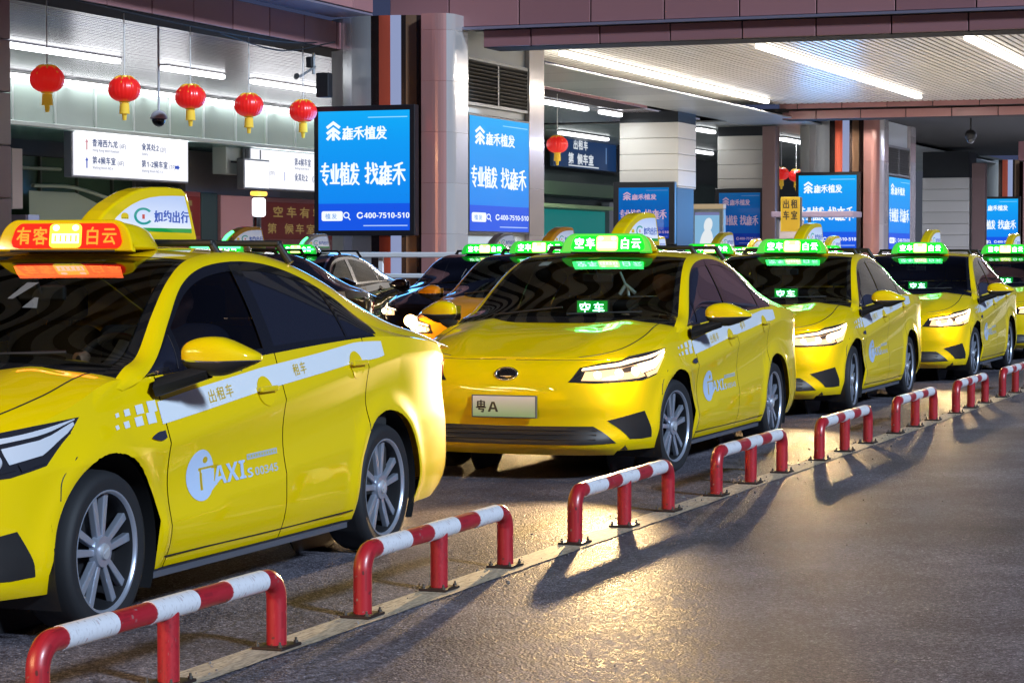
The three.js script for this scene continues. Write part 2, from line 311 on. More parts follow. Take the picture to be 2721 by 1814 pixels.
function sideIn(y, z) {
  const u = y - creaseY(z);
  let d = u > 0 ? 0.002 + 0.29 * u : 0.002 + 0.021 * Math.sin(Math.PI * clamp(-u / 0.34, 0, 1)) * (1 - smooth(1.2, 1.9, Math.abs(z)) * 0.6);
  if (y < 0.4) d += 0.05 * ((0.4 - y) / 0.2) ** 2;
  return d;
}
const plan = (z) => 0.928 - 0.01 * (z / 1.1) ** 2;
function flare(x, y, z) {
  let f = 0;
  for (const zc of [AXLE, -AXLE]) { const r = Math.hypot(z - zc, y - WY); f += 0.017 * Math.exp(-(((r - ARCH - 0.02) / 0.06) ** 2)); }
  return x * (1 + f);
}
function bodyPoint(q, y) { // q: 0 nose, 1..2 along the flank, 3 tail
  let x, z;
  if (q < 1) {
    const p = q * Math.PI / 2; z = ZF + (FRONT - frontIn(y) - ZF) * Math.cos(p) ** (2 / NF);
    x = (plan(ZF) - sideIn(y, z)) * Math.sin(p) ** (2 / NF);
  } else if (q <= 2) { z = lerp(ZF, ZR, q - 1); x = plan(z) - sideIn(y, z); }
  else {
    const p = (3 - q) * Math.PI / 2; z = ZR + (REAR + rearIn(y) - ZR) * Math.max(0, Math.cos(p)) ** (2 / NR);
    x = (plan(ZR) - sideIn(y, z)) * Math.max(0, Math.sin(p)) ** (2 / NR);
  }
  return [flare(x, y, z), y, z];
}
function qAtX(x, y) { return Math.asin(clamp(x / (plan(ZF) - sideIn(y, 2.0)), 0, 1) ** (NF / 2)) / (Math.PI / 2); }
function qAtZ(z, y) {
  if (z > ZF) return Math.acos(clamp((z - ZF) / (FRONT - frontIn(y) - ZF), 0, 1) ** (NF / 2)) / (Math.PI / 2);
  if (z >= ZR) return 1 + (ZF - z) / (ZF - ZR);
  return 3 - Math.acos(clamp((z - ZR) / (REAR + rearIn(y) - ZR), 0, 1) ** (NR / 2)) / (Math.PI / 2);
}
function bodyOff(q, y, off) {
  const e = 0.004, a = bodyPoint(clamp(q - e, 0, 3), y), b = bodyPoint(clamp(q + e, 0, 3), y), c = bodyPoint(q, y - 0.006), d = bodyPoint(q, y + 0.006), p = bodyPoint(q, y);
  const t = new THREE.Vector3(b[0] - a[0], b[1] - a[1], b[2] - a[2]), s = new THREE.Vector3(d[0] - c[0], d[1] - c[1], d[2] - c[2]), n = t.cross(s).normalize();
  return [p[0] + n.x * off, p[1] + n.y * off, p[2] + n.z * off];
}
// a patch laid on the body: two polylines of [q, y] (upper and lower edge), n x m quads, standing off by `off` metres
function alongLine(P, t) { const k = t * (P.length - 1), i = Math.min(P.length - 2, Math.floor(k)), f = k - i; return [lerp(P[i][0], P[i + 1][0], f), lerp(P[i][1], P[i + 1][1], f)]; }
const patch = (up, low, n, m, off) => sheet(n, m, (a, b) => { const u = alongLine(up, a), l = alongLine(low, a); return bodyOff(lerp(l[0], u[0], b), lerp(l[1], u[1], b), typeof off === 'function' ? off(a, b) : off); });
const FX = (...pts) => pts.map(([x, y]) => [qAtX(x, y), y]); // points given as seen from the front
const SZ = (...pts) => pts.map(([z, y]) => [qAtZ(z, y), y]); // points given as seen from the side
const seamOn = (pts, r, n) => tube(pts.map(([q, y]) => bodyOff(q, y, 0.0005)), r, 5, n);

// stations along the flank, closely spaced round the wheel arches, with gaps at the door cuts
const CUTS = [0.9, -0.18, -1.14];
const stations = [];
{
  const qs = [], N = 6000; let last = null, acc = 0;
  for (let i = 0; i <= N; i++) {
    const q = (i / N) * 3, p = bodyPoint(q, 0.5), z = p[2];
    if (last) acc += Math.hypot(p[0] - last[0], z - last[2]);
    last = p;
    const near = Math.min(Math.abs(Math.abs(z) - AXLE - ARCH), Math.abs(Math.abs(z) - AXLE + ARCH)) < 0.035 && Math.abs(p[0]) > 0.6, arch = Math.abs(Math.abs(z) - AXLE) < ARCH && p[0] > 0.6;
    if (i === 0 || i === N || acc >= (near ? 0.004 : arch ? 0.014 : 0.034)) { qs.push(q); acc = 0; }
  }
  const cutQ = CUTS.map((z) => qAtZ(z, 0.5));
  const keep = qs.filter((q) => !CUTS.some((z) => Math.abs(bodyPoint(q, 0.5)[2] - z) < 0.012));
  const cutA = CUTS.map((z) => qAtZ(z + 0.0042, 0.5)), cutB = CUTS.map((z) => qAtZ(z - 0.0042, 0.5));
  keep.push(...cutA, ...cutB);
  keep.sort((a, b) => a - b).forEach((q) => stations.push({ q, z5: bodyPoint(q, 0.5)[2], cut: cutA.findIndex((c) => Math.abs(c - q) < 1e-9) }));
}
const NL = 15, NU = 7, NR_ = NL + NU;
for (const s of stations) {
  let base = s.q < 0.45 ? 0.175 : s.q > 2.55 ? 0.2 : 0.205;
  let y0 = base;
  for (let y = 0.735; y > base; y -= 0.004) {
    const z = bodyPoint(s.q, y)[2], zc = z > 0 ? AXLE : -AXLE, x = bodyPoint(s.q, y)[0];
    if (x > 0.6 && Math.hypot(z - zc, y - WY) < ARCH) { y0 = y + 0.002; break; }
  }
  s.pts = [];
  const zt = s.z5; let yt = topLine(zt); for (let k = 0; k < 3; k++) yt = topLine(bodyPoint(s.q, yt)[2]);
  const yc = clamp(creaseY(bodyPoint(s.q, 0.75)[2]), y0 + 0.01, yt - 0.02);
  for (let j = 0; j <= NR_; j++) s.pts.push(bodyPoint(s.q, j <= NL ? lerp(y0, yc, j / NL) : lerp(yc, yt, (j - NL) / NU)));
  s.top = s.pts[NR_];
}
const bandNormal = stations.map((s, i) => s.pts.map((p, j) => {
  const a = stations[Math.max(0, i - 1)].pts[j], b = stations[Math.min(stations.length - 1, i + 1)].pts[j], c = s.pts[Math.max(0, j - 1)], d = s.pts[Math.min(NR_, j + 1)];
  const q = s.q, e = 0.003, ta = bodyPoint(clamp(q - e, 0, 3), p[1]), tb = bodyPoint(clamp(q + e, 0, 3), p[1]);
  const t = new THREE.Vector3(tb[0] - ta[0], 0, tb[2] - ta[2]); if (i === 0 || i === stations.length - 1) t.set(i === 0 ? 1 : -1, 0, 0);
  const lo = bodyPoint(q, p[1] - 0.004), hi = bodyPoint(q, p[1] + 0.004), v = new THREE.Vector3(hi[0] - lo[0], 0.008, hi[2] - lo[2]);
  const n = t.cross(v).normalize();
  return [n.x, n.y, n.z];
}));
function band(i0, i1, skipCuts = true) {
  const pos = [], nor = [], uv = [], idx = [];
  for (let i = i0; i <= i1; i++) for (let j = 0; j <= NR_; j++) { pos.push(...stations[i].pts[j]); nor.push(...bandNormal[i][j]); uv.push(i / 50, j / NR_); }
  for (let i = 0; i < i1 - i0; i++) {
    if (stations[i0 + i].cut >= 0) continue;
    for (let j = 0; j < NR_; j++) { const a = i * (NR_ + 1) + j, b = a + NR_ + 1; idx.push(a, b, b + 1, a, b + 1, a + 1); }
  }
  const g = new THREE.BufferGeometry();
  g.setAttribute('position', new THREE.Float32BufferAttribute(pos, 3)); g.setAttribute('normal', new THREE.Float32BufferAttribute(nor, 3)); g.setAttribute('uv', new THREE.Float32BufferAttribute(uv, 2));
  g.setIndex(idx);
  return g;
}
const cutIdx = CUTS.map((_, k) => stations.findIndex((s) => s.cut === k)); // each: last station before the gap

// upper-body curves by a common parameter t (0 cowl .. 13 boot edge)
const RU = [[1.25, 0.955, 0.82], [1.1, 1.035, 0.805], [0.91, 1.085, 0.765], [0.68, 1.25, 0.71], [0.45, 1.39, 0.66], [0.2, 1.478, 0.62], [-0.15, 1.512, 0.6], [-0.5, 1.507, 0.595], [-0.85, 1.46, 0.6], [-1.2, 1.372, 0.62], [-1.6, 1.235, 0.655], [-1.9, 1.145, 0.69], [-2.18, 1.085, 0.72], [-2.46, 1.01, 0.735]];
const RL = [[1.17, 0.95, 0.845], [1.04, 0.992, 0.862], [0.84, 1.075, 0.822], [0.63, 1.218, 0.765], [0.42, 1.355, 0.712], [0.18, 1.43, 0.682], [-0.15, 1.458, 0.668], [-0.48, 1.445, 0.67], [-0.8, 1.387, 0.692], [-1.1, 1.285, 0.735], [-1.35, 1.165, 0.79], [-1.64, 1.1, 0.828], [-2.0, 1.058, 0.84], [-2.42, 0.99, 0.83]];
const CE = [[1.5, 1.015], [1.36, 1.07], [1.08, 1.19], [0.77, 1.295], [0.47, 1.415], [0.17, 1.5], [-0.15, 1.533], [-0.5, 1.537], [-0.85, 1.49], [-1.25, 1.39], [-1.65, 1.262], [-1.98, 1.155], [-2.27, 1.098], [-2.53, 1.035]];
const curve = (K, c) => spline(K.map((k, i) => [i, k[c]]));
const ru = [0, 1, 2].map((c) => curve(RU, c)), rl = [0, 1, 2].map((c) => curve(RL, c)), ce = [0, 1].map((c) => curve(CE, c));
const RUp = (t) => [ru[2](t), ru[1](t), ru[0](t)], RLp = (t) => [rl[2](t), rl[1](t), rl[0](t)], CEp = (t) => [0, ce[1](t), ce[0](t)];
function across(t, u, off = 0) { // u -1..1 over the car between the two rails
  const r = RUp(t), c = CEp(t), k = Math.abs(u) ** 2.3;
  return [r[0] * u, lerp(c[1], r[1], k) + off, lerp(c[2], r[2], k)];
}
const overTop = (t0, t1, u0, u1, n, m, off = 0) => sheet(n, m, (a, b) => across(lerp(t0, t1, a), lerp(u1, u0, b), off));
const rail = (t0, t1, n) => sheet(n, 6, (a, b) => {
  const t = lerp(t0, t1, a), l = RLp(t), r = RUp(t), k = Math.sin(b * Math.PI) * 0.008;
  return [lerp(l[0], r[0], b) + k, lerp(l[1], r[1], b) + k, lerp(l[2], r[2], b)];
});
const topAt = (z) => { // the shoulder edge of the flank at z
  let i = 0; while (i < stations.length - 2 && stations[i + 1].top[2] > z) i++;
  const a = stations[i].top, b = stations[i + 1].top, f = clamp((a[2] - z) / (a[2] - b[2] || 1), 0, 1);
  return [0, 1, 2].map((k) => lerp(a[k], b[k], f));
};
const rlAtZ = (z) => { let lo = 0, hi = 13; for (let k = 0; k < 40; k++) { const m = (lo + hi) / 2; if (rl[0](m) > z) lo = m; else hi = m; } return RLp((lo + hi) / 2); };
// side window surface: z front to rear, v bottom to top
const sideGlass = (z0, z1, v0, v1, n, m, off, slant = 0) => sheet(n, m, (a, b) => {
  const v = lerp(v0, v1, b), z = lerp(z0, z1, a) - slant * v, t = rlAtZ(z), e = topAt(z), h = Math.max(0.0005, t[1] - e[1]);
  const k = Math.sin(clamp(v, 0, 1) * Math.PI) * 0.012;
  return [lerp(e[0] - 0.004, t[0], v) + k + off, e[1] + h * v, z];
});
const hoodC = spline([[2.3, 0.803], [2.1, 0.872], [1.8, 0.962], [1.5, 1.015], [1.34, 1.04], [1.1, 1.055], [0.9, 1.06]]);
function hoodPoint(e, u) {
  const c = Math.max(hoodC(e[2]), e[1] - 0.002), rib = 0.011 * Math.exp(-(((u - 0.6) / 0.1) ** 2)) * smooth(2.25, 1.9, e[2]);
  return [e[0] * u, e[1] + (c - e[1]) * (1 - u ** 4.5) + rib, e[2]];
}
const hoodStations = stations.filter((s) => s.top[2] > 0.93);
function hoodSheet(u0, u1, m, zMin = 0.9) {
  const S = hoodStations.filter((s) => s.top[2] > zMin), n = S.length - 1;
  return sheet(n, m, (a, b) => hoodPoint(S[Math.round(a * n)].top, lerp(u1, u0, b)));
}
const both = (g) => merge([g, mirrored(g)]);

// ---------------------------------------------------------------- taxi: materials
const paintOf = (r, g, b) => new THREE.MeshPhysicalMaterial({ color: rgb(r, g, b), roughness: 0.5, metalness: 0, specularIntensity: 0.15, clearcoat: 1, clearcoatRoughness: 0.035 });
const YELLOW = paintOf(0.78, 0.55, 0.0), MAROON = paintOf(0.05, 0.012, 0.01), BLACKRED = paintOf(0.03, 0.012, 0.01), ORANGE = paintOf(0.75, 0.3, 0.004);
const black = std(rgb(0.012, 0.012, 0.014), 0.5), gloss = new THREE.MeshPhysicalMaterial({ color: rgb(0.008, 0.008, 0.01), roughness: 0.12, clearcoat: 1, clearcoatRoughness: 0.02 });
const rubber = std(rgb(0.012, 0.0125, 0.016), 0.7), chrome = std(rgb(0.82, 0.83, 0.86), 0.12, 1), alloy = new THREE.MeshPhysicalMaterial({ color: rgb(0.4, 0.44, 0.54), roughness: 0.3, metalness: 0.6, clearcoat: 0.6 });
const rimDark = std(rgb(0.014, 0.014, 0.017), 0.6, 0.2), hubMat = std(rgb(0.6, 0.62, 0.68), 0.45, 0.6), sillMat = std(rgb(0.09, 0.1, 0.13), 0.4, 0.2);
const shieldGlass = new THREE.MeshPhysicalMaterial({ color: rgb(0.5, 0.53, 0.52), roughness: 0.02, transmission: 1, thickness: 0, ior: 1.5 });
const tintGlass = new THREE.MeshPhysicalMaterial({ color: rgb(0.012, 0.013, 0.022), roughness: 0.03, transmission: 0, clearcoat: 1, clearcoatRoughness: 0.02 });
const doorGlass = new THREE.MeshPhysicalMaterial({ color: rgb(0.16, 0.16, 0.2), roughness: 0.02, transmission: 1, thickness: 0, ior: 1.5 });
const seatMat = std(rgb(0.03, 0.028, 0.028), 0.85), dashMat = std(rgb(0.018, 0.018, 0.019), 0.75);
const whiteFilm = new THREE.MeshPhysicalMaterial({ color: rgb(0.72, 0.76, 0.82), roughness: 0.4, clearcoat: 0.8, clearcoatRoughness: 0.08 });
const lampShell = new THREE.MeshPhysicalMaterial({ color: rgb(0.02, 0.02, 0.026), roughness: 0.1, clearcoat: 1, clearcoatRoughness: 0.02 });
const lampOff = std(rgb(0.8, 0.83, 0.92), 0.25, 0.35), lampOn = glow(rgb(1, 0.8, 0.5), 30), lampWarm = glow(rgb(1, 0.7, 0.4), 5), lampFill = glow(rgb(1, 0.58, 0.26), 2.2, { roughness: 0.15 });
const tailRed = new THREE.MeshPhysicalMaterial({ color: rgb(0.28, 0.006, 0.006), roughness: 0.15, clearcoat: 1, emissive: rgb(1, 0.04, 0.02), emissiveIntensity: 0.25 });
const finWhite = new THREE.MeshStandardMaterial({ color: rgb(0.8, 0.8, 0.84), roughness: 0.4 });

const doorText = canvas(640, 360, (c, w, h) => {
  c.clearRect(0, 0, w, h); c.fillStyle = '#bcd0f0'; c.strokeStyle = '#bcd0f0';
  c.beginPath(); c.ellipse(96, 180, 92, 172, 0, 0, 7); c.fill();
  c.beginPath(); c.moveTo(96, 250); c.lineTo(230, 236); c.lineTo(200, 262); c.lineTo(110, 350); c.fill();
  c.fillStyle = '#c9a900'; c.beginPath(); c.ellipse(128, 84, 16, 22, 0, 0, 7); c.fill(); c.fillRect(84, 132, 134, 20); c.fillRect(92, 132, 16, 150);
  c.fillStyle = '#bcd0f0'; c.font = 'bold 172px sans-serif'; c.save(); c.translate(100, 268); c.scale(0.78, 1); c.fillText('T', 0, 0); c.fillText('AXI', 104, 0); c.restore();
  c.globalAlpha = 0.62; c.fillRect(416, 112, 218, 40); c.fillStyle = '#c9b820'; for (let i = 0; i < 11; i++) c.fillRect(426 + i * 19, 124, 10, 16);
  c.globalAlpha = 1; c.fillStyle = '#c4d4ea'; c.font = 'bold 84px sans-serif'; c.fillText('S', 408, 268); c.globalAlpha = 0.72; c.font = 'bold 76px sans-serif'; c.save(); c.translate(462, 266); c.scale(0.8, 1); c.fillText('00345', 0, 0); c.restore();
});
const doorDecal = new THREE.MeshPhysicalMaterial({ map: doorText, transparent: true, roughness: 0.4, clearcoat: 0.8, clearcoatRoughness: 0.08 });
const plateTex = canvas(256, 96, (c, w, h) => {
  const g = c.createLinearGradient(0, 0, 0, h); g.addColorStop(0, '#e6d9d4'); g.addColorStop(1, '#93b884'); c.fillStyle = g; c.fillRect(0, 0, w, h);
  c.strokeStyle = '#161616'; word(c, '粤', 14, 22, 40, 54, 6); c.fillStyle = '#161616'; c.font = 'bold 66px sans-serif'; c.fillText('A', 62, 74);
});
const plateMatCar = std(rgb(0.9, 0.9, 0.9), 0.45, 0, { map: plateTex });
const stripeText = (t) => canvas(256, 96, (c, w, h) => { c.clearRect(0, 0, w, h); c.strokeStyle = '#c9a820'; word(c, t, 14, 12, 62, 70, 7, 0.2); });
const stripeDecal = new THREE.MeshStandardMaterial({ map: stripeText('出租车'), transparent: true, roughness: 0.45 });
const stripeDecal2 = new THREE.MeshStandardMaterial({ map: stripeText('租车'), transparent: true, roughness: 0.45 });
function ledCanvas(bg, fg, mid, a, b) {
  return canvas(512, 112, (c, w, h) => {
    c.fillStyle = bg; c.fillRect(0, 0, w, h);
    c.fillStyle = mid[0]; c.beginPath(); c.roundRect(176, 2, 150, h - 4, 20); c.fill();
    c.fillStyle = mid[1]; c.fillRect(188, 46, 126, 44); c.fillStyle = mid[0]; for (let i = 0; i < 5; i++) c.fillRect(200 + i * 24, 54, 8, 28);
    c.fillStyle = mid[1]; c.beginPath(); c.ellipse(206, 20, 16, 14, 0, 0, 7); c.ellipse(296, 20, 16, 14, 0, 0, 7); c.fill();
    c.strokeStyle = fg; word(c, a, 24, 20, 64, 72, 9, 0.2); word(c, b, 344, 20, 64, 72, 9, 0.2);
    c.fillStyle = 'rgba(0,0,0,0.2)'; for (let x = 0; x < w; x += 8) c.fillRect(x, 0, 1.5, h); for (let y = 0; y < h; y += 8) c.fillRect(0, y, w, 1.5);
  });
}
const ledGreen = glowMap(ledCanvas('#00b414', '#d8fff0', ['#c8e860', '#fdffe0'], '空车', '白云'), 6);
const ledRed = glowMap(ledCanvas('#e01000', '#ff8a24', ['#f0e040', '#fffff0'], '有客', '白云'), 2.1);
const ledBarGreen = glow(rgb(0.05, 1, 0.2), 4);
const dashLed = glowMap(canvas(256, 128, (c, w, h) => { c.fillStyle = '#003c0c'; c.fillRect(0, 0, w, h); c.strokeStyle = '#9cffc8'; word(c, '空车', 18, 18, 96, 92, 9, 0.2); }), 14);
const advert = canvas(512, 256, (c, w, h) => {
  const g = c.createLinearGradient(0, 0, 0, h); g.addColorStop(0, '#c2d0f2'); g.addColorStop(1, '#f4f6ff'); c.fillStyle = g; c.fillRect(0, 0, w, h);
  c.fillStyle = '#0f9a44'; c.fillRect(0, h - 30, w, 30);
  c.fillStyle = '#e6c522'; c.beginPath(); c.arc(96, 150, 22, Math.PI, 0); c.fill(); c.fillRect(74, 150, 44, 20); c.fillStyle = '#8f8420'; for (let i = 0; i < 3; i++) c.fillRect(80 + i * 13, 160, 8, 8);
  c.lineWidth = 15; c.strokeStyle = '#1f9c93'; c.beginPath(); c.arc(208, 148, 50, 0.6, 5.6); c.stroke(); c.fillStyle = '#c8403c'; c.fillRect(200, 136, 15, 30);
  c.strokeStyle = '#1d4fb4'; word(c, '如约出行', 276, 108, 48, 78, 9, 0.16);
});
const advertPanel = new THREE.MeshStandardMaterial({ color: rgb(0.6, 0.6, 0.62), map: advert, roughness: 0.4, emissive: rgb(1, 1, 1), emissiveMap: advert, emissiveIntensity: 0.4 });
const signHalo = new THREE.MeshPhysicalMaterial({ color: rgb(0.1, 0.3, 0.02), roughness: 0.3, emissive: rgb(0.02, 1, 0.1), emissiveIntensity: 0.5 });

// ---------------------------------------------------------------- taxi: assembly
const finShape = (pts, k = 1) => { const s = new THREE.Shape(); pts.forEach(([a, b], i) => s[i ? 'lineTo' : 'moveTo'](a, b)); return s; };
function wheelParts(parent, x, z) {
  const w = new THREE.Group(); w.name = 'wheel'; w.position.set(x, WY, z); parent.add(w);
  const R = WY - 0.002, prof = [[0.245, -0.105], [0.285, -0.112], [0.305, -0.108], [R - 0.006, -0.088], [R, -0.06], [R + 0.002, 0], [R, 0.06], [R - 0.006, 0.088], [0.305, 0.108], [0.285, 0.112], [0.245, 0.105]];
  part('tyre', new THREE.LatheGeometry(prof.map(([a, b]) => new THREE.Vector2(a, b)), 64).rotateZ(Math.PI / 2), rubber, w);
  const s = Math.sign(x), o = s * 0.094;
  const ring = (P) => new THREE.LatheGeometry(P.map(([a, b]) => new THREE.Vector2(a, b * s)), 64).rotateZ(-Math.PI / 2), rim = [ring([[0.249, 0.1], [0.245, 0.107], [0.237, 0.104], [0.231, 0.092]])];
  part('rim_barrel', ring([[0.2312, 0.0918], [0.226, 0.07], [0.222, 0.0], [0.222, -0.09]]), rimDark, w);
  for (let k = 0; k < 5; k++) for (const e of [-1, 1]) {
    const sh = new THREE.Shape(); sh.moveTo(0.04, e * 0.004); sh.lineTo(0.05, e * 0.024); sh.lineTo(0.228, e * 0.062); sh.lineTo(0.23, e * 0.034); sh.lineTo(0.12, e * 0.016); sh.closePath();
    const g = new THREE.ExtrudeGeometry(sh, { depth: 0.02, bevelEnabled: true, bevelSize: 0.004, bevelThickness: 0.005, bevelSegments: 2 });
    rim.push(g.rotateY(s * Math.PI / 2).translate(0, 0, 0).rotateX((k / 5) * Math.PI * 2 + 0.35).translate(o - s * 0.04, 0, 0));
  }
  rim.push(cyl(0.062, 0.07, 0.03, 24).rotateZ(-s * Math.PI / 2).translate(o - s * 0.02, 0, 0));
  part('rim', rim, alloy, w);
  part('hub_cap', [cyl(0.03, 0.034, 0.012, 20).rotateZ(-s * Math.PI / 2).translate(o, 0, 0), rbox(0.004, 0.012, 0.044, 0.001, o + s * 0.008, 0, 0).rotateX(0.5)], hubMat, w);
  part('brake_disc', [cyl(0.15, 0.15, 0.02, 32).rotateZ(Math.PI / 2).translate(s * 0.01, 0, 0), cyl(0.222, 0.222, 0.01, 32).rotateZ(Math.PI / 2).translate(-s * 0.06, 0, 0)], rimDark, w);
  return w;
}
function makeTaxi() {
  const car = thing('taxi', 'x', 'taxi'), last = stations.length - 1;
  // shell: nose and front wings, quarters and tail, roof rails
  const shell = [band(0, cutIdx[0]), band(cutIdx[2] + 1, last), rail(0, 13, 90), hoodSheet(0.868, 1, 3)];
  shell.push(sheet(40, 5, (a, b) => { const z = lerp(-1.3, -2.42, a), l = rlAtZ(z), e = topAt(z); return [0, 1, 2].map((k) => lerp(e[k], l[k], b)); })); // rear quarter above the shoulder
  { // tail panel between the boot edge and the flank top
    const S = stations.filter((s) => s.top[2] < -2.38), n = S.length - 1, K = RLp(13), U = RUp(13);
    shell.push(sheet(n, 4, (a, b) => {
      const e = S[Math.round(a * n)].top; let t;
      if (e[0] > U[0]) { const f = clamp((e[0] - U[0]) / (K[0] - U[0]), 0, 1); t = U.map((v, k) => lerp(v, K[k], f)); } else t = across(13, e[0] / U[0]);
      return [0, 1, 2].map((k) => lerp(e[k], t[k], b));
    }));
  }
  part('body', shell.flatMap((g) => [g, mirrored(g)]), YELLOW, car);
  part('bonnet', both(hoodSheet(0, 0.858, 16)), YELLOW, car);
  part('roof', overTop(5, 8, -1, 1, 40, 30), YELLOW, car);
  part('boot_lid', overTop(11, 13, -1, 1, 24, 30), YELLOW, car);
  const ws = part('windscreen', overTop(1.02, 4.86, -0.95, 0.95, 50, 36), shieldGlass, car);
  for (const g of [overTop(0.4, 5.02, -1, -0.94, 40, 4, -0.002), overTop(0.4, 5.02, 0.94, 1, 40, 4, -0.002), overTop(0.4, 1.28, -0.945, 0.945, 12, 30, -0.003), overTop(4.72, 5.02, -0.945, 0.945, 8, 30, -0.002)]) part('surround', g, gloss, ws);
  for (const s of [-1, 1]) { // wipers
    const p0 = across(1.06, s < 0 ? -0.62 : 0.1, 0.012), p1 = across(1.42, s < 0 ? 0.02 : 0.72, 0.016); part('wiper', bar(p0, p1, 0.008, 6), black, ws);
  }
  const rw = part('rear_window', overTop(8.08, 11, -0.93, 0.93, 40, 30, 0.001), tintGlass, car);
  for (const g of [overTop(8, 11.06, -1, -0.92, 40, 3, -0.001), overTop(8, 11.06, 0.92, 1, 40, 3, -0.001)]) part('surround', g, gloss, rw);
  // four doors with handles and windows
  const handleSpots = [[0.0, 0.888], [-1.0, 0.962]];
  for (const side of [1, -1]) {
    const M2 = (g) => (side > 0 ? g : mirrored(g));
    [[cutIdx[0] + 1, cutIdx[1]], [cutIdx[1] + 1, cutIdx[2]]].forEach(([a, b], k) => {
      const d = part('door', M2(band(a, b)), YELLOW, car);
      const [hz, hy] = handleSpots[k];
      const cup = [], top = [], low = [];
      for (let i = 0; i <= 16; i++) { const t = Math.PI * (i / 16); top.push([hz + 0.075 * Math.cos(t), hy + 0.066 * Math.sin(t)]); low.push([hz + 0.075 * Math.cos(t), hy - 0.066 * Math.sin(t)]); }
      part('handle_cup', M2(patch(SZ(...top), SZ(...low), 20, 8, (u, v) => 0.0042 - 0.001 * Math.sin(u * Math.PI) * Math.sin(v * Math.PI))), YELLOW, d);
      const q = qAtZ(hz, hy), p = bodyOff(q, hy, 0.022);
      part('handle', M2(merge([rbox(0.02, 0.026, 0.17, 0.009, p[0], p[1] + 0.004, p[2], 3).applyMatrix4(new THREE.Matrix4()), rbox(0.03, 0.02, 0.02, 0.004, p[0] - 0.012, p[1] + 0.004, p[2] + 0.07), rbox(0.03, 0.02, 0.02, 0.004, p[0] - 0.012, p[1] + 0.004, p[2] - 0.07)])), YELLOW, d);
      part('window', M2(k ? sideGlass(-0.2, -0.98, 0.07, 0.93, 30, 10, -0.002, -0.02) : sideGlass(0.66, -0.1, 0.07, 0.93, 30, 10, -0.004)), tintGlass, d);
    });
    const fr = [sideGlass(1.06, -1.34, -0.02, 0.075, 60, 2, 0.001), sideGlass(1.02, -1.34, 0.925, 1.03, 60, 2, 0.001), sideGlass(-0.095, -0.205, 0, 1, 3, 10, 0.002), sideGlass(0.69, 0.65, 0, 1, 2, 10, 0.002), sideGlass(-0.975, -1.0, 0, 1, 2, 8, 0.002, -0.02)];
    part('window_trim', M2(merge(fr)), gloss, car);
    part('quarter_glass', M2(sideGlass(1.03, 0.69, 0.05, 0.95, 14, 8, -0.002)), tintGlass, car); part('quarter_glass', M2(sideGlass(-1.0, -1.335, 0.05, 0.95, 14, 8, -0.002)), tintGlass, car);
    // trim below
    part('sill', M2(merge([sheet(40, 3, (a, b) => { const z = lerp(0.98, -0.98, a); return [lerp(0.83, 0.895, b), lerp(0.165, 0.208, b), z]; }), span(0.8, 0.87, 0.165, 0.2, -0.97, 0.97)])), sillMat, car);
    part('panel_gap', M2(merge([seamOn(SZ([0.93, 0.252], [0.5, 0.25], [0, 0.247], [-0.5, 0.247], [-0.96, 0.252]), 0.0035, 40),
      seamOn(SZ([1.62, 0.72], [1.72, 0.64], [1.735, 0.56]), 0.003, 12), tube(hoodStations.filter((s, i) => i % 4 === 0 && s.top[2] < 2.2).map((s) => hoodPoint(s.top, 0.863)), 0.003, 5, 60),
      tube(hoodStations.filter((s) => s.top[0] < 0.62 && s.top[0] > 0.001).map((s) => [s.top[0], s.top[1] - 0.002, s.top[2] + 0.001]), 0.0035, 5, 40)])), black, car);
    // wheel housings
    for (const zc of [AXLE, -AXLE]) {
      const lin = [];
      lin.push(sheet(36, 3, (a, b) => { const t = Math.PI * lerp(-0.16, 1.16, a), x = lerp(0.5, 0.895, b); return [x, WY + ARCH * 1.004 * Math.sin(t), zc + ARCH * 1.004 * Math.cos(t)]; }));
      lin.push(cyl(ARCH, ARCH, 0.01, 36).rotateZ(Math.PI / 2).translate(0.5, WY, zc));
      part('wheel_housing', M2(merge(lin)), black, car);
    }
    // door mirror
    const mir = new THREE.Group(); mir.name = 'mirror'; car.add(mir);
    const TH = Math.PI * 0.545, shape = (a, b) => { const g = new THREE.SphereGeometry(1, 32, 14, 0, Math.PI * 2, a, b), p = g.attributes.position; for (let i = 0; i < p.count; i++) { const x = p.getX(i), y = p.getY(i), z = p.getZ(i); const k = 1 - 0.5 * smooth(-0.2, 1, x); p.setXYZ(i, 1.105 + 0.155 * Math.sign(x) * Math.abs(x) ** (x < 0 ? 0.8 : 1), 1.08 + (y > 0 ? 0.082 : 0.085) * Math.sign(y) * Math.abs(y) ** 0.8 * k - 0.006 * x, 0.8 + 0.085 * Math.sign(z) * Math.abs(z) ** 0.75 * (z < 0 ? 0.75 : 1) - 0.05 * x); } g.computeVertexNormals(); return g; };
    part('mirror_cap', M2(shape(0, TH)), YELLOW, mir);
    part('mirror_trim', M2(shape(TH, 0.07)), chrome, mir);
    part('mirror_shell', M2(shape(TH + 0.07, Math.PI - TH - 0.07)), black, mir);
    part('mirror_base', [M2(merge([sheet(10, 6, (a, b) => { const t = b * Math.PI * 2, c = [lerp(0.875, 1.06, a), lerp(0.955, 1.02, a), lerp(0.93, 0.82, a)], r = lerp(0.05, 0.04, a); return [c[0] + 0.3 * r * Math.cos(t), c[1] + r * 0.9 * Math.sin(t), c[2] + r * 1.5 * Math.cos(t)]; })]))], black, mir);
    part('mirror_glass', M2(merge([rbox(0.2, 0.11, 0.008, 0.003, 1.06, 1.07, 0.728)])), chrome, mir);
    // head lamp
    const hl = new THREE.Group(); hl.name = 'headlamp'; car.add(hl);
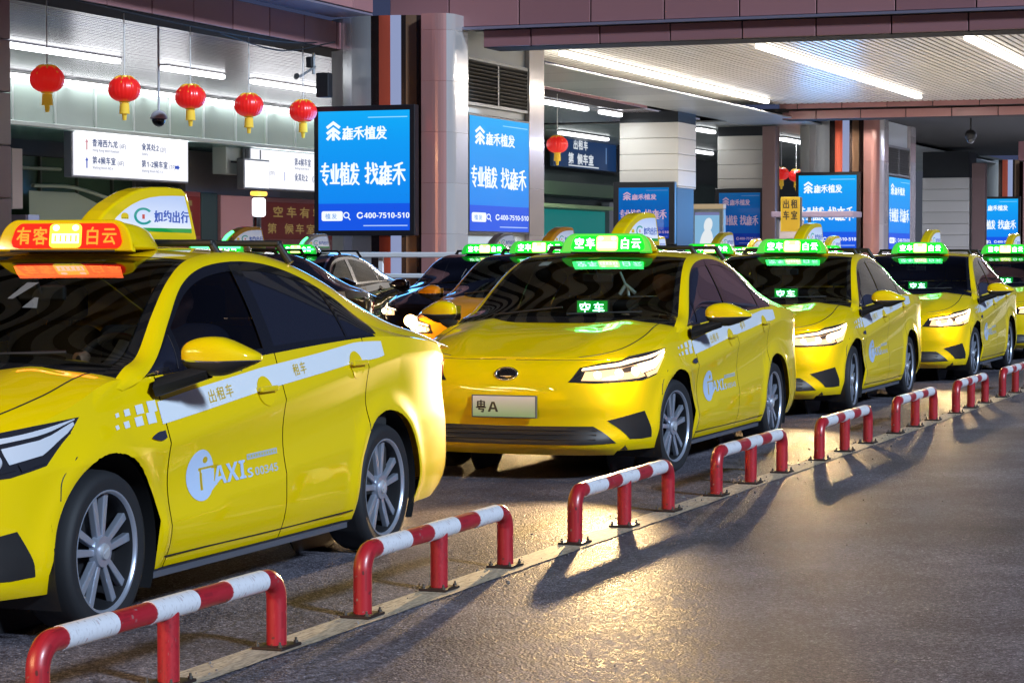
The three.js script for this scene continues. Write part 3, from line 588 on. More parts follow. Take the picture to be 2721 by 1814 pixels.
    const up = [...FX([0.49, 0.756], [0.6, 0.782], [0.7, 0.8]), ...SZ([2.0, 0.828], [1.8, 0.85], [1.53, 0.868])], low = [...FX([0.43, 0.664], [0.6, 0.656], [0.74, 0.66]), ...SZ([1.98, 0.668], [1.8, 0.7], [1.54, 0.862])];
    const inn = (f0, f1, b0, b1) => [0, 1, 2, 3, 4, 5, 6, 7, 8].map((i) => { const a = lerp(f0, f1, i / 8), u = alongLine(up, a), l = alongLine(low, a); return [[lerp(l[0], u[0], b1), lerp(l[1], u[1], b1)], [lerp(l[0], u[0], b0), lerp(l[1], u[1], b0)]]; });
    const strip = (f0, f1, b0, b1, off, n = 16, m = 4) => { const s = inn(f0, f1, b0, b1); return patch(s.map((v) => v[0]), s.map((v) => v[1]), n, m, off); };
    part('lamp_housing', M2(patch(up, low, 40, 10, (a, b) => 0.003 + 0.008 * Math.sin(a * Math.PI) * Math.sin(b * Math.PI))), lampShell, hl);
    part('light_strip', M2(strip(0.04, 0.97, 0.72, 0.86, 0.013, 30)), lampWarm, hl); part('light_strip', M2(strip(0.62, 0.96, 0.26, 0.62, 0.013, 14)), lampWarm, hl);
    for (const [a, b, r] of [[0.2, 0.4, 0.026], [0.38, 0.4, 0.03], [0.56, 0.38, 0.032]]) { const u = alongLine(up, a), l = alongLine(low, a), p = bodyOff(lerp(l[0], u[0], b), lerp(l[1], u[1], b), 0.003); part('lamp_lens', M2(new THREE.SphereGeometry(r, 20, 14).translate(...p)), lampOn, hl); }
    part('reflector', M2(strip(0.08, 0.64, 0.12, 0.62, 0.0105, 24)), lampFill, hl); part('reflector', M2(strip(0.66, 0.93, 0.06, 0.22, 0.012, 12)), lampFill, hl);
    // bumper pocket and tail lamp
    part('air_pocket', M2(patch(FX([0.66, 0.41], [0.76, 0.44], [0.835, 0.465]), FX([0.775, 0.284], [0.82, 0.28], [0.852, 0.285]), 12, 8, 0.003)), black, car);
    part('tail_lamp', M2(patch(SZ([-2.25, 0.92], [-2.4, 0.93], [-2.52, 0.935], [-2.57, 0.935]), SZ([-2.34, 0.86], [-2.44, 0.8], [-2.52, 0.79], [-2.57, 0.8]), 20, 6, 0.006)), tailRed, car);
    // lettering on the flank
    if (side > 0) {
      part('side_stripe', patch(SZ([0.93, 0.892], [0.62, 0.928], [0, 0.99], [-0.6, 1.032], [-1.1, 1.07], [-1.34, 1.066]), SZ([0.93, 0.8], [0.62, 0.83], [0, 0.893], [-0.6, 0.94], [-1.1, 0.978], [-1.34, 0.995]), 80, 6, 0.0025), whiteFilm, car);
      
      [[0.99, 0.034, 0.045, 0.04], [1.09, 0.03, 0.037, 0.04], [1.19, 0.022, 0.026, 0.03], [1.27, 0.014, 0.016, 0.026]].forEach(([z, w, h], i) => {
        for (const r of [0, 1]) { const zz = z + (r ? 0.015 : -0.01), yc = (r ? 0.815 : 0.862) - (z - 0.99) * 0.075 + 0.018, b = r && !i ? 0 : 1; part('checker_mark', patch(SZ([zz + w, yc + h / 2 - 0.004], [zz - w, yc + h / 2]), SZ([zz + w, yc - h / 2 - 0.004], [zz - w, yc - h / 2]), 4, 3, 0.0025), whiteFilm, car); }
      });
      part('door_lettering', patch(SZ([0.75, 0.672], [0.32, 0.688], [-0.12, 0.7]), SZ([0.75, 0.446], [0.32, 0.452], [-0.12, 0.46]), 30, 8, 0.0022), doorDecal, car);
      part('stripe_lettering', [patch(SZ([0.53, 0.922], [0.26, 0.948]), SZ([0.53, 0.85], [0.26, 0.876]), 10, 4, 0.0036)], stripeDecal, car);
      part('stripe_lettering', [patch(SZ([-0.3, 0.998], [-0.55, 1.018]), SZ([-0.3, 0.928], [-0.55, 0.948]), 10, 4, 0.0036)], stripeDecal2, car);
      const q = qAtZ(1.02, 0.765);
      part('wing_badge', patch(SZ([1.045, 0.752], [0.98, 0.772], [0.93, 0.775]), SZ([1.045, 0.748], [0.98, 0.735], [0.93, 0.745]), 10, 3, 0.008), chrome, car);
      wheelParts(car, 0.79, AXLE); wheelParts(car, 0.79, -AXLE);
    } else { wheelParts(car, -0.79, AXLE); wheelParts(car, -0.79, -AXLE); }
  }
  // nose: badge, number plate, lower grille with bars
  const nz = bodyPoint(0, 0.714)[2];
  part('badge', [new THREE.TorusGeometry(0.06, 0.008, 10, 36).scale(1.25, 0.72, 1).rotateX(-0.35).translate(0, 0.714, nz + 0.006), new THREE.SphereGeometry(0.058, 20, 12).scale(1.22, 0.68, 0.16).rotateX(-0.35).translate(0, 0.714, nz)], chrome, car);
  part('badge_field', new THREE.SphereGeometry(0.056, 20, 12).scale(1.22, 0.68, 0.22).rotateX(-0.35).translate(0, 0.714, nz + 0.003), gloss, car);
  const pz = bodyPoint(0, 0.5)[2];
  const pl = part('number_plate', rbox(0.46, 0.15, 0.012, 0.004, 0, 0.5, pz + 0.014), std(rgb(0.1, 0.1, 0.1), 0.6), car);
  part('plate_face', new THREE.PlaneGeometry(0.44, 0.135).translate(0, 0.5, pz + 0.022), plateMatCar, pl);
  const gr = part('lower_grille', both(patch(FX([0.0, 0.372], [0.35, 0.374], [0.58, 0.374]), FX([0.0, 0.252], [0.5, 0.254], [0.71, 0.262]), 24, 6, 0.004)), black, car);
  for (const y of [0.285, 0.315, 0.345]) part('grille_bar', tube([-0.6, -0.4, -0.2, 0, 0.2, 0.4, 0.6].map((x) => { const v = bodyOff(qAtX(Math.abs(x), y), y, 0.006); return [x < 0 ? -v[0] : v[0], v[1], v[2]]; }), 0.005, 5, 40), rimDark, gr);
  // underside and cabin
  part('underbody', [span(-0.82, 0.82, 0.19, 0.26, -0.97, 0.97), span(-0.5, 0.5, 0.2, 0.27, -1.9, 1.9), span(-0.75, 0.75, 0.21, 0.27, 1.82, 2.1), span(-0.78, 0.78, 0.22, 0.28, -2.35, -1.82), span(-0.8, 0.8, 0.26, 0.3, -2.2, 1.9)], black, car);
  const cab = new THREE.Group(); cab.name = 'cabin'; car.add(cab);
  part('dashboard', [rbox(1.46, 0.24, 0.5, 0.08, 0, 0.9, 0.78, 3), span(-0.72, 0.72, 0.5, 0.95, 0.62, 0.66)], dashMat, cab);
  const seats = [];
  for (const x of [-0.37, 0.37]) part('front_seat', [rbox(0.5, 0.18, 0.5, 0.06, x, 0.52, 0.05, 3), rbox(0.48, 0.62, 0.16, 0.06, 0, 0, 0, 3).rotateX(-0.3).translate(x, 0.86, -0.25), rbox(0.26, 0.17, 0.1, 0.04, x, 1.27, -0.38, 3), bar([x - 0.06, 1.1, -0.33], [x - 0.06, 1.22, -0.37], 0.008, 6), bar([x + 0.06, 1.1, -0.33], [x + 0.06, 1.22, -0.37], 0.008, 6)], seatMat, cab);
  seats.push(rbox(1.3, 0.2, 0.5, 0.06, 0, 0.52, -0.85, 3), rbox(1.3, 0.6, 0.16, 0.06, 0, 0, 0, 3).rotateX(-0.4).translate(0, 0.85, -1.15));
  part('rear_seat', seats, seatMat, cab);
  part('steering_wheel', [new THREE.TorusGeometry(0.18, 0.016, 10, 40).rotateX(-0.45).translate(0.37, 0.98, 0.45), rbox(0.14, 0.1, 0.05, 0.02, 0, 0, 0).rotateX(-0.45).translate(0.37, 0.97, 0.455), rbox(0.33, 0.03, 0.02, 0.008, 0, 0, 0).rotateX(-0.45).translate(0.37, 0.98, 0.45)], dashMat, cab);
  part('inner_mirror', [rbox(0.24, 0.065, 0.03, 0.012, 0, 1.33, 0.4), bar([0, 1.33, 0.42], [0, 1.4, 0.46], 0.01, 6)], dashMat, cab);
  part('floor', [span(-0.8, 0.8, 0.3, 0.36, -1.6, 1.0), span(-0.85, -0.8, 0.3, 0.9, -1.5, 0.9), span(0.8, 0.85, 0.3, 0.9, -1.5, 0.9)], dashMat, cab);
  const dl = part('dash_display', rbox(0.25, 0.13, 0.03, 0.008, 0.1, 1.115, 0.82), dashMat, car);
  part('display_face', new THREE.PlaneGeometry(0.23, 0.11).translate(0.1, 1.115, 0.837), dashLed, dl);
  // roof sign with its LED panel, fin with the advertisement, cross bars
  const rs = part('roof_sign', sheet(40, 10, (a, b) => { // rounded trapezoid seen from the front, tapering back
    const t = a * Math.PI * 2, cx = Math.cos(t), sx = Math.sin(t), ex = 0.3, h = lerp(0, 1, Math.sign(sx) * Math.abs(sx) ** ex * 0.5 + 0.5), wx = lerp(0.375, 0.285, h) * Math.sign(cx) * Math.abs(cx) ** ex;
    const k = 1 - 0.12 * b ** 3; return [wx * k, 1.518 + 0.137 * h * (1 - 0.25 * b * b), 0.21 - 0.3 * b - 0.02 * h];
  }, true), YELLOW, car);
  const face = new THREE.Shape(), fw = 0.345, th = 0.125;
  face.moveTo(-fw, 0); face.lineTo(fw, 0); face.quadraticCurveTo(fw - 0.02, th * 0.9, 0.255, th); face.lineTo(-0.255, th); face.quadraticCurveTo(-fw + 0.02, th * 0.9, -fw, 0);
  const fb = new THREE.ExtrudeGeometry(face, { depth: 0.02, bevelEnabled: true, bevelSize: 0.01, bevelThickness: 0.008, bevelSegments: 2, curveSegments: 10 }).rotateX(-0.12).translate(0, 1.523, 0.19);
  part('sign_front', fb, YELLOW, rs);
  { // LED window: rounded rectangle with its own uv
    const W = 0.287, H = 0.114, s = new THREE.Shape(), r = 0.035; s.moveTo(-W + r, 0); s.lineTo(W - r, 0); s.quadraticCurveTo(W, 0, W, r); s.lineTo(W - 0.014, H - r); s.quadraticCurveTo(W - 0.03, H, W - 0.06, H); s.lineTo(-W + 0.06, H); s.quadraticCurveTo(-W + 0.03, H, -W + 0.014, H - r); s.lineTo(-W, r); s.quadraticCurveTo(-W, 0, -W + r, 0);
    const g = new THREE.ShapeGeometry(s, 8), p = g.attributes.position; for (let i = 0; i < p.count; i++) g.attributes.uv.setXY(i, (p.getX(i) + W) / (2 * W), p.getY(i) / H);
    part('led_panel', g.rotateX(-0.12).translate(0.015, 1.53, 0.2225), ledGreen, rs);
    part('led_lip', [bar([-0.27, 1.518, 0.232], [0.27, 1.518, 0.232], 0.006, 6)], black, rs);
  }
  const fin = finShape([[-0.32, 1.555], [-0.27, 1.652], [-0.19, 1.7], [-0.095, 1.74], [0, 1.771], [0.097, 1.798], [0.2, 1.816], [0.296, 1.824], [0.46, 1.828], [0.614, 1.823], [0.655, 1.805], [0.68, 1.77], [0.713, 1.706], [0.77, 1.587], [0.775, 1.555]]);
  const fg = part('roof_fin', new THREE.ExtrudeGeometry(fin, { depth: 0.07, bevelEnabled: true, bevelSize: 0.012, bevelThickness: 0.018, bevelSegments: 4 }).rotateY(Math.PI / 2).translate(-0.005, -1.555, 0.25).scale(1, 0.965, 0.9).translate(0, 1.555, -0.43), YELLOW, car);
  const pn = finShape([[-0.185, 1.618], [-0.15, 1.652], [-0.096, 1.683], [-0.02, 1.717], [0.06, 1.744], [0.15, 1.766], [0.25, 1.782], [0.36, 1.791], [0.5, 1.796], [0.635, 1.797], [0.655, 1.76], [0.685, 1.7], [0.712, 1.64], [0.718, 1.61]]);
  for (const s of [1, -1]) {
    const g = new THREE.ShapeGeometry(pn), p = g.attributes.position;
    for (let i = 0; i < p.count; i++) { const u = (p.getX(i) + 0.185) / 0.903; g.attributes.uv.setXY(i, s > 0 ? u : 1 - u, (p.getY(i) - 1.61) / 0.187); }
    part('advert_panel', s > 0 ? g.rotateY(Math.PI / 2).translate(0.085, -1.555, 0.25).scale(1, 0.965, 0.9).translate(0, 1.555, -0.43) : mirrored(g.rotateY(Math.PI / 2).translate(0.026, -1.555, 0.25).scale(1, 0.965, 0.9).translate(0, 1.555, -0.43)), advertPanel, fg);
  }
  part('marker_lamp', new THREE.SphereGeometry(0.016, 12, 8).translate(0.03, 1.797, -0.815), glow(rgb(1, 0.5, 0.2), 3), fg);
  const cb = [];
  for (const z of [-0.16, -0.86]) { cb.push(rbox(1.14, 0.03, 0.05, 0.012, 0, 1.556, z)); for (const s of [-1, 1]) cb.push(bar([s * 0.55, 1.558, z], [s * 0.62, 1.46, z], 0.02, 8)); part('cross_bar', cb.splice(0), black, car); }
  part('base_plate', rbox(0.16, 0.02, 0.95, 0.008, 0.03, 1.565, -0.45), black, car);
  return car;
}
// ---------------------------------------------------------------- station canopy: tiled beams, slatted ceilings, strip lights
const tileMats = [0, 1, 2, 3].map((k) => new THREE.MeshPhysicalMaterial({ color: rgb(0.36 + 0.03 * (k - 1.5), 0.165 + 0.014 * (k - 1.5), 0.17 + 0.013 * (k - 1.5)), roughness: 0.34 + 0.05 * k, clearcoat: 0.35, clearcoatRoughness: 0.3 }));
const joint = std(rgb(0.02, 0.012, 0.012), 0.9), soffitMat = std(rgb(0.32, 0.3, 0.4), 0.35, 0.5);
const slatMats = [std(rgb(0.74, 0.68, 0.6), 0.3, 0.15), std(rgb(0.68, 0.63, 0.56), 0.34, 0.15), std(rgb(0.78, 0.72, 0.64), 0.28, 0.15)];
const steelSlat = std(rgb(0.36, 0.33, 0.38), 0.26, 0.4), darkVoid = std(rgb(0.03, 0.028, 0.027), 0.9), deck = std(rgb(0.1, 0.095, 0.09), 0.9);
const tubeGlow = glow(rgb(1, 0.94, 0.84), 6), tubeCool = glow(rgb(0.95, 0.98, 1), 5);
const ceilingH = 5.82;
// a run of tiles along x (facing +z) or along z (facing +x)
function beam(name, label, axis, at, from, to, bands, pitch, phase = 0) {
  const t = thing(name, label, 'beam');
  const core = [];
  for (const [y0, y1, out] of bands) {
    const len = to - from;
    if (axis === 'x') core.push(span(from, to, y0, y1, at + out - 0.05, at + out - 0.9)); else core.push(span(at + out - 0.05, at + out - 0.9, y0, y1, from, to));
    for (let s = from - phase; s < to; s += pitch) {
      const a = Math.max(from, s) + 0.012, b = Math.min(to, s + pitch) - 0.012; if (b - a < 0.05) continue;
      const w = b - a, c = (a + b) / 2, j = (rnd() - 0.5) * 0.008;
      const g = axis === 'x' ? rbox(w, y1 - y0 - 0.02, 0.05, 0.01, c, (y0 + y1) / 2, at + out - 0.026 + j, 1) : rbox(0.05, y1 - y0 - 0.02, w, 0.01, at + out - 0.026 + j, (y0 + y1) / 2, c, 1);
      part('tile', g, tileMats[Math.floor(rnd() * 4)], t);
    }
    phase += pitch * 0.36;
  }
  part('backing', core, joint, t);
  return t;
}
beam('tiled_beam', 'long red-brown tiled beam crossing above the road at the top right', 'x', -41.25, -16.42, 3, [[5.4, 5.73, 0]], 1.36, 0.4);
beam('tiled_beam', 'upper red-brown tiled beam along the top right edge, above a pale ledge', 'x', -41.2, -18.32, 3, [[5.79, 7.4, 0]], 1.42, 0.2);
beam('tiled_beam', 'red-brown tiled beam slanting down to the big pillar from the top left', 'z', -19.15, -60, -19, [[5.4, 5.93, 0]], 1.4, 0.2);
beam('tiled_beam', 'upper tiled beam running in at the top left, above a violet ledge', 'z', -18.25, -40.3, -19, [[6.02, 7.6, 0]], 1.4, 0.5);
beam('tiled_beam', 'farther tiled beam in two steps across the road behind the slatted ceiling', 'x', -66.0, -17.1, 2, [[5.4, 5.66, -0.35], [5.68, 5.94, 0]], 1.3, 0.3);
beam('tiled_beam', 'farthest dark tiled beam above the last advertising pillar', 'x', -86, -13.4, 2, [[4.9, 5.7, 0]], 1.6, 0.3);
{
  const l = thing('beam_ledge', 'pale violet metal ledge between the two tiled beams', 'ledge');
  part('ledge', [span(-17.4, 3, 5.735, 5.785, -41.3, -41.12)], soffitMat, l);
  const l2 = thing('beam_ledge', 'violet-lit underside of the upper beam at the top left', 'ledge');
  part('ledge', [span(-19.1, -18.27, 5.975, 6.012, -40.3, -19)], soffitMat, l2);
}
function slats(t, x0, x1, z0, z1, y, pitch, w, mats, joined) {
  const list = []; let k = 0;
  for (let x = x0; x < x1; x += pitch, k++) {
    const g = rbox(w, 0.05, z0 - z1, 0.008, x + pitch / 2, y + 0.025 + (rnd() - 0.5) * 0.004, (z0 + z1) / 2, 1);
    if (joined) list.push(g); else part('slat', g, mats[Math.floor(rnd() * mats.length)], t);
  }
  if (joined) part('slat_field', list, mats[0], t, 'stuff');
}
{
  const c = thing('slatted_ceiling', 'cream slatted metal ceiling with strip lights over the road at the upper right', 'ceiling'); tag(c, null, null, null, 'structure');
  slats(c, -18.2, 2.5, -41.35, -65.9, ceilingH, 0.165, 0.11, slatMats);
  part('void', [span(-18.3, 2.6, 6.0, 6.1, -41.4, -66)], darkVoid, c);
  const c2 = thing('slatted_ceiling', 'blue-tinged metal ceiling beyond the farther tiled beam', 'ceiling'); tag(c2, null, null, null, 'structure');
  slats(c2, -17.2, 0, -66.95, -86, ceilingH - 0.02, 0.3, 0.26, [steelSlat], true);
  part('void', [span(-17.3, 0.1, 5.6, 5.7, -66.9, -98)], darkVoid, c2);
  const c3 = thing('slatted_ceiling', 'silver slatted ceiling of the left bay behind the red lanterns', 'ceiling'); tag(c3, null, null, null, 'structure');
  slats(c3, -28.0, -19.6, -20, -66, 5.43, 0.15, 0.125, [steelSlat], true);
  part('void', [span(-28.1, -19.4, 5.6, 5.7, -20, -66)], darkVoid, c3);
  const c4 = thing('panel_ceiling', 'grey panel ceiling over the walkway left of the slatted ceiling', 'ceiling'); tag(c4, null, null, null, 'structure');
  const pm = [std(rgb(0.4, 0.42, 0.42), 0.35, 0.4), std(rgb(0.36, 0.38, 0.38), 0.38, 0.4)];
  for (let z = -45.7; z > -110; z -= 2.4) for (let x = -30; x < -19; x += 2.2) if (z < -66 || x > -21) part('panel', rbox(2.17, 0.04, 2.37, 0.006, x + 1.1, 5.44 + 0.02, z - 1.2, 1), pm[Math.floor(rnd() * 2)], c4);
  part('void', [span(-30.5, -16.9, 5.6, 5.7, -66, -112)], darkVoid, c4);
  // the near canopy above the taxi lanes, outside the frame, mirrored by bonnets and windscreens
  const c5 = thing('slatted_ceiling', 'unlit slatted canopy over the taxi rank, mirrored in the windscreens', 'ceiling'); tag(c5, null, null, null, 'structure');
  slats(c5, -18.2, -2.2, 22, -31, 5.75, 0.8, 0.42, [std(rgb(0.42, 0.46, 0.45), 0.5, 0)], true);
  part('void', [span(-18.2, -2.2, 5.9, 6.0, 22, -31)], darkVoid, c5);
}
// strip lights: a glowing tube in a slim housing, with a lamp of the same size under it
const housing = std(rgb(0.7, 0.7, 0.7), 0.4, 0.3);
function stripLight(label, group, x, z0, z1, y, w, mat, k, color) {
  const t = thing('strip_light', label, 'strip light', [x, y, (z0 + z1) / 2], group), L = Math.abs(z0 - z1);
  part('housing', rbox(w + 0.02, 0.03, L + 0.02, 0.008, 0, 0.055, 0), housing, t);
  part('tube', rbox(w, 0.1, L, 0.035, 0, -0.01, 0, 3), mat, t);
  if (k) { const r = new THREE.RectAreaLight(color, k, w, L); r.position.set(0, -0.07, 0); r.rotation.x = -Math.PI / 2; t.add(r); }
  return t;
}
const warmW = rgb(1, 0.91, 0.8), coolW = rgb(0.9, 0.97, 1);
stripLight('strip light in the slatted ceiling nearest the big pillar', null, -16.83, -46.8, -63.6, 5.76, 0.17, tubeGlow, 120, warmW);
stripLight('middle strip light of the three in the slatted ceiling', null, -12.5, -46.6, -63.2, 5.76, 0.17, tubeGlow, 120, warmW);
stripLight('strip light of the slatted ceiling cut by the right edge', null, -8.2, -46.3, -63.2, 5.76, 0.17, tubeGlow, 120, warmW);
// unseen warm strips added behind the viewer to light the taxi fronts
[-16.83, -12.5, -8.2].forEach((x, i) => stripLight(['left', 'middle', 'right'][i] + ' added warm strip light behind the viewer, for the taxi fronts', null, x, 3, 18, 5.69, 0.17, tubeGlow, 420, rgb(1, 0.62, 0.28)));
[[-9, -70, -84, 'right'], [-5.5, -70, -84, 'far right']].forEach(([x, a, b, l]) => stripLight(l + ' strip light added out of view to brighten the bay beyond the farther tiled beam', null, x, a, b, 5.36, 0.17, tubeCool, 210, rgb(0.66, 0.72, 1)));  // unseen bluish tubes added to brighten the far ceiling
[[-33.5, -41, 'first ceiling tube above the two left lanterns'], [-42.8, -45.4, 'short ceiling tube above the middle lantern'], [-46.8, -50.4, 'ceiling tube above the right lanterns, beside the big pillar']].forEach(([a, b, l]) => stripLight(l, null, -24.15, a, b, 5.36, 0.16, tubeCool, 6.5, coolW));
for (let i = 0; i < 5; i++) stripLight(['first', 'second', 'third', 'fourth', 'fifth'][i] + ' length of the tube row along the pale green beam, counted from the left edge', 'tubes along the pale green beam', -27.85, -42.0 - i * 3.4, -45.2 - i * 3.4, 5.32, 0.16, tubeCool, 6.5, coolW);
[[-20.4, -55.4, -58.6, 'ceiling tube just right of the big pillar'], [-20.4, -59.8, -61.4, 'short ceiling tube left of the first white column'], [-25.1, -69.6, -74.2, 'tube above the dark blue sign'], [-20.5, -69.3, -71, 'short tube between the two white columns'], [-24.9, -83.5, -86, 'far small tube between the white columns'], [-19.6, -76, -80.5, 'tube above the two far lanterns'], [-19.4, -92, -96, 'far tube right of the second advertising pillar']].forEach(([x, a, b, l]) => stripLight(l, null, x, a, b, 5.34, 0.18, tubeCool, 40, coolW));

// ---------------------------------------------------------------- advertising pillars
const stoneMats = [0, 1, 2].map((k) => new THREE.MeshPhysicalMaterial({ color: rgb(0.52 + 0.02 * k, 0.47 + 0.02 * k, 0.46 + 0.02 * k), metalness: 0.3, roughness: 0.2, clearcoat: 0.8, clearcoatRoughness: 0.06 }));
const pinkMats = [0, 1].map((k) => new THREE.MeshPhysicalMaterial({ color: rgb(0.6 + 0.03 * k, 0.3, 0.27), metalness: 0.45, roughness: 0.22, clearcoat: 0.8, clearcoatRoughness: 0.06 }));
const steelCol = std(rgb(0.55, 0.56, 0.57), 0.34, 0.45), brightStreak = std(rgb(0.82, 0.83, 0.84), 0.22, 0.6), darkStreak = std(rgb(0.06, 0.04, 0.035), 0.2, 0.8), brownStreak = std(rgb(0.3, 0.17, 0.1), 0.22, 0.6), redStreak = std(rgb(0.72, 0.13, 0.07), 0.3, 0.55), blueStreak = glow(rgb(0.5, 0.6, 1), 0.5);  // streak tones hold the reflections on the pillar front as colour and glow
const frameBlack = std(rgb(0.012, 0.012, 0.016), 0.35), louvreMat = std(rgb(0.09, 0.085, 0.08), 0.45, 0.5), greyStone = std(rgb(0.5, 0.52, 0.52), 0.4);
const adTex = canvas(768, 1000, (c, w, h) => {
  const g = c.createLinearGradient(0, 0, 0, h); g.addColorStop(0, '#00a8f4'); g.addColorStop(0.25, '#0098f0'); g.addColorStop(0.75, '#0084ec'); g.addColorStop(1, '#0a4fe0');
  c.fillStyle = g; c.fillRect(0, 0, w, h); c.fillStyle = '#0a52e0'; c.fillRect(0, h * 0.775, w, h * 0.225);
  c.strokeStyle = '#f4fcff'; c.fillStyle = '#f4fcff'; c.lineWidth = 25; c.lineCap = 'butt'; c.lineJoin = 'miter';
  const lx = 128; // tree-shaped mark: two stacked chevrons over a trunk
  c.beginPath(); c.moveTo(lx - 55, 138); c.lineTo(lx, 96); c.lineTo(lx + 55, 138); c.stroke();
  c.beginPath(); c.moveTo(lx - 55, 188); c.lineTo(lx, 146); c.lineTo(lx + 55, 188); c.stroke();
  c.beginPath(); c.moveTo(lx, 150); c.lineTo(lx, 245); c.moveTo(lx - 55, 238); c.lineTo(lx - 12, 190); c.moveTo(lx + 55, 238); c.lineTo(lx + 12, 190); c.stroke();
  word(c, '雍禾植发', 205, 132, 86, 104, 14, 0.1);
  c.globalAlpha = 0.6; c.fillRect(420, 52, 330, 8); c.globalAlpha = 1;
  word(c, '专业植发', 18, 436, 76, 180, 17, 0.1); word(c, '找雍禾', 398, 436, 104, 180, 18, 0.1);
  c.beginPath(); c.roundRect(26, 838, 180, 82, 16); c.fill(); c.lineWidth = 9; c.beginPath(); c.arc(236, 872, 22, 0, 7); c.moveTo(250, 888); c.lineTo(268, 910); c.stroke();
  c.fillStyle = '#6a93d8'; c.font = 'bold 40px sans-serif'; c.strokeStyle = '#88aee6'; word(c, '植发', 58, 858, 42, 44, 5, 0.3);
  c.strokeStyle = '#f4fcff'; c.fillStyle = '#f4fcff'; c.lineWidth = 11; c.beginPath(); c.arc(352, 874, 22, 0.3, 5.6); c.stroke();
  c.font = 'bold 62px sans-serif'; c.fillText('400-7510-510', 386, 897);
  c.globalAlpha = 0.7; c.fillRect(380, 956, 370, 9);
});
const adScreen = glowMap(adTex, 1.05, 0.6), adDim = new THREE.MeshPhysicalMaterial({ map: adTex, color: rgb(0.75, 0.6, 0.75), roughness: 0.2, clearcoat: 0.6, emissive: rgb(1, 0.8, 1), emissiveMap: adTex, emissiveIntensity: 0.1 });
function screen(label, pos, w, h, turn, mat, lit, depth = 0.22, border = 0.1) {
  const t = thing('advertising_screen', label, 'advertising screen', pos, null, turn);
  part('frame', [rbox(w + border * 2, h + border * 2, depth, 0.02, 0, 0, depth / 2)], frameBlack, t);
  part('display', new THREE.PlaneGeometry(w, h).translate(0, 0, depth + 0.006), mat, t);
  if (lit) { const r = new THREE.RectAreaLight(rgb(0.1, 0.42, 1), lit, w, h); r.position.set(0, 0, depth + 0.03); r.rotation.y = Math.PI; t.add(r); }
  return t;
}
function makePillar() { // origin: front right corner at the ground; front faces +z, flank faces +x
  const t = thing('pillar', 'x', 'pillar'), top = 6.0, W = 2.65, D = 5.1, R = 0.34;
  const ext = (pts, y0, y1) => { const s = new THREE.Shape(); pts.forEach(([x, z], i) => s[i ? 'lineTo' : 'moveTo'](x, -z)); return new THREE.ExtrudeGeometry(s, { depth: y1 - y0, bevelEnabled: true, bevelSize: 0.004, bevelThickness: 0.004, bevelSegments: 1 }).rotateX(-Math.PI / 2).translate(0, y0, 0); };
  const corner = []; for (let i = 0; i <= 10; i++) { const a = (i / 10) * Math.PI / 2; corner.push([-R + R * Math.sin(a), -R + R * Math.cos(a)]); }
  for (let k = 0, y = 0; y < top - 0.05; k++, y += 0.95) {
    const y1 = Math.min(top, y + 0.94);
    part('stone_panel', ext([[-0.56, -0.35], [-0.56, 0], ...corner.slice(0, 5), corner[5], [-0.35, -0.35]], y, y1), pinkMats[k % 2], t);
    part('stone_panel', ext([corner[5], ...corner.slice(6), [0, -0.92], [-0.35, -0.92], [-0.35, -0.36]], y, y1), stoneMats[k % 3], t);
    part('stone_panel', ext([[0, -4.25], [0, -D], [-0.4, -D], [-0.4, -4.25]], y, y1), stoneMats[(k + 1) % 3], t);
  }
  part('core', [span(-W + 0.1, -0.42, 0, top, -0.5, -D), span(-0.44, -0.1, 0, top, -0.93, -4.24), span(-W + 0.02, -0.57, 0, top, -0.66, -0.9)], greyStone, t);
  // bowed metal front, its reflected streaks built in as coloured upright strips
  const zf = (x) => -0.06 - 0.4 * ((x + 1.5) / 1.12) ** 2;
  for (const [a, b, m] of [[-2.63, -2.3, greyStone], [-2.295, -2.07, brightStreak], [-2.065, -1.625, steelCol], [-1.62, -1.46, darkStreak], [-1.455, -1.235, redStreak], [-1.23, -1.035, blueStreak], [-1.03, -0.95, darkStreak], [-0.945, -0.765, brownStreak], [-0.76, -0.56, darkStreak]]) {
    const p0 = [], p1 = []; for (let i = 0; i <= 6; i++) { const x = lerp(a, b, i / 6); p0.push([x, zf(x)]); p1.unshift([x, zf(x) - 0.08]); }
    part('streak_strip', ext([...p0, ...p1].reverse(), 0, top), m, t);
  }
  const lv = part('louvre', [span(-0.1, -0.02, 4.36, 4.42, -0.95, -4.24), span(-0.1, -0.02, 5.22, 5.28, -0.95, -4.24), span(-0.1, -0.02, 4.42, 5.22, -2.55, -2.62), span(-0.1, -0.02, 4.42, 5.22, -0.95, -1.0), span(-0.1, -0.02, 4.42, 5.22, -4.19, -4.24)], std(rgb(0.2, 0.2, 0.2), 0.4, 0.6), t);
  for (let i = 0; i < 11; i++) part('louvre_blade', box(0.09, 0.012, 3.2).rotateZ(0.6).translate(-0.055, 4.46 + i * 0.072, -2.6), louvreMat, lv);
  return t;
}
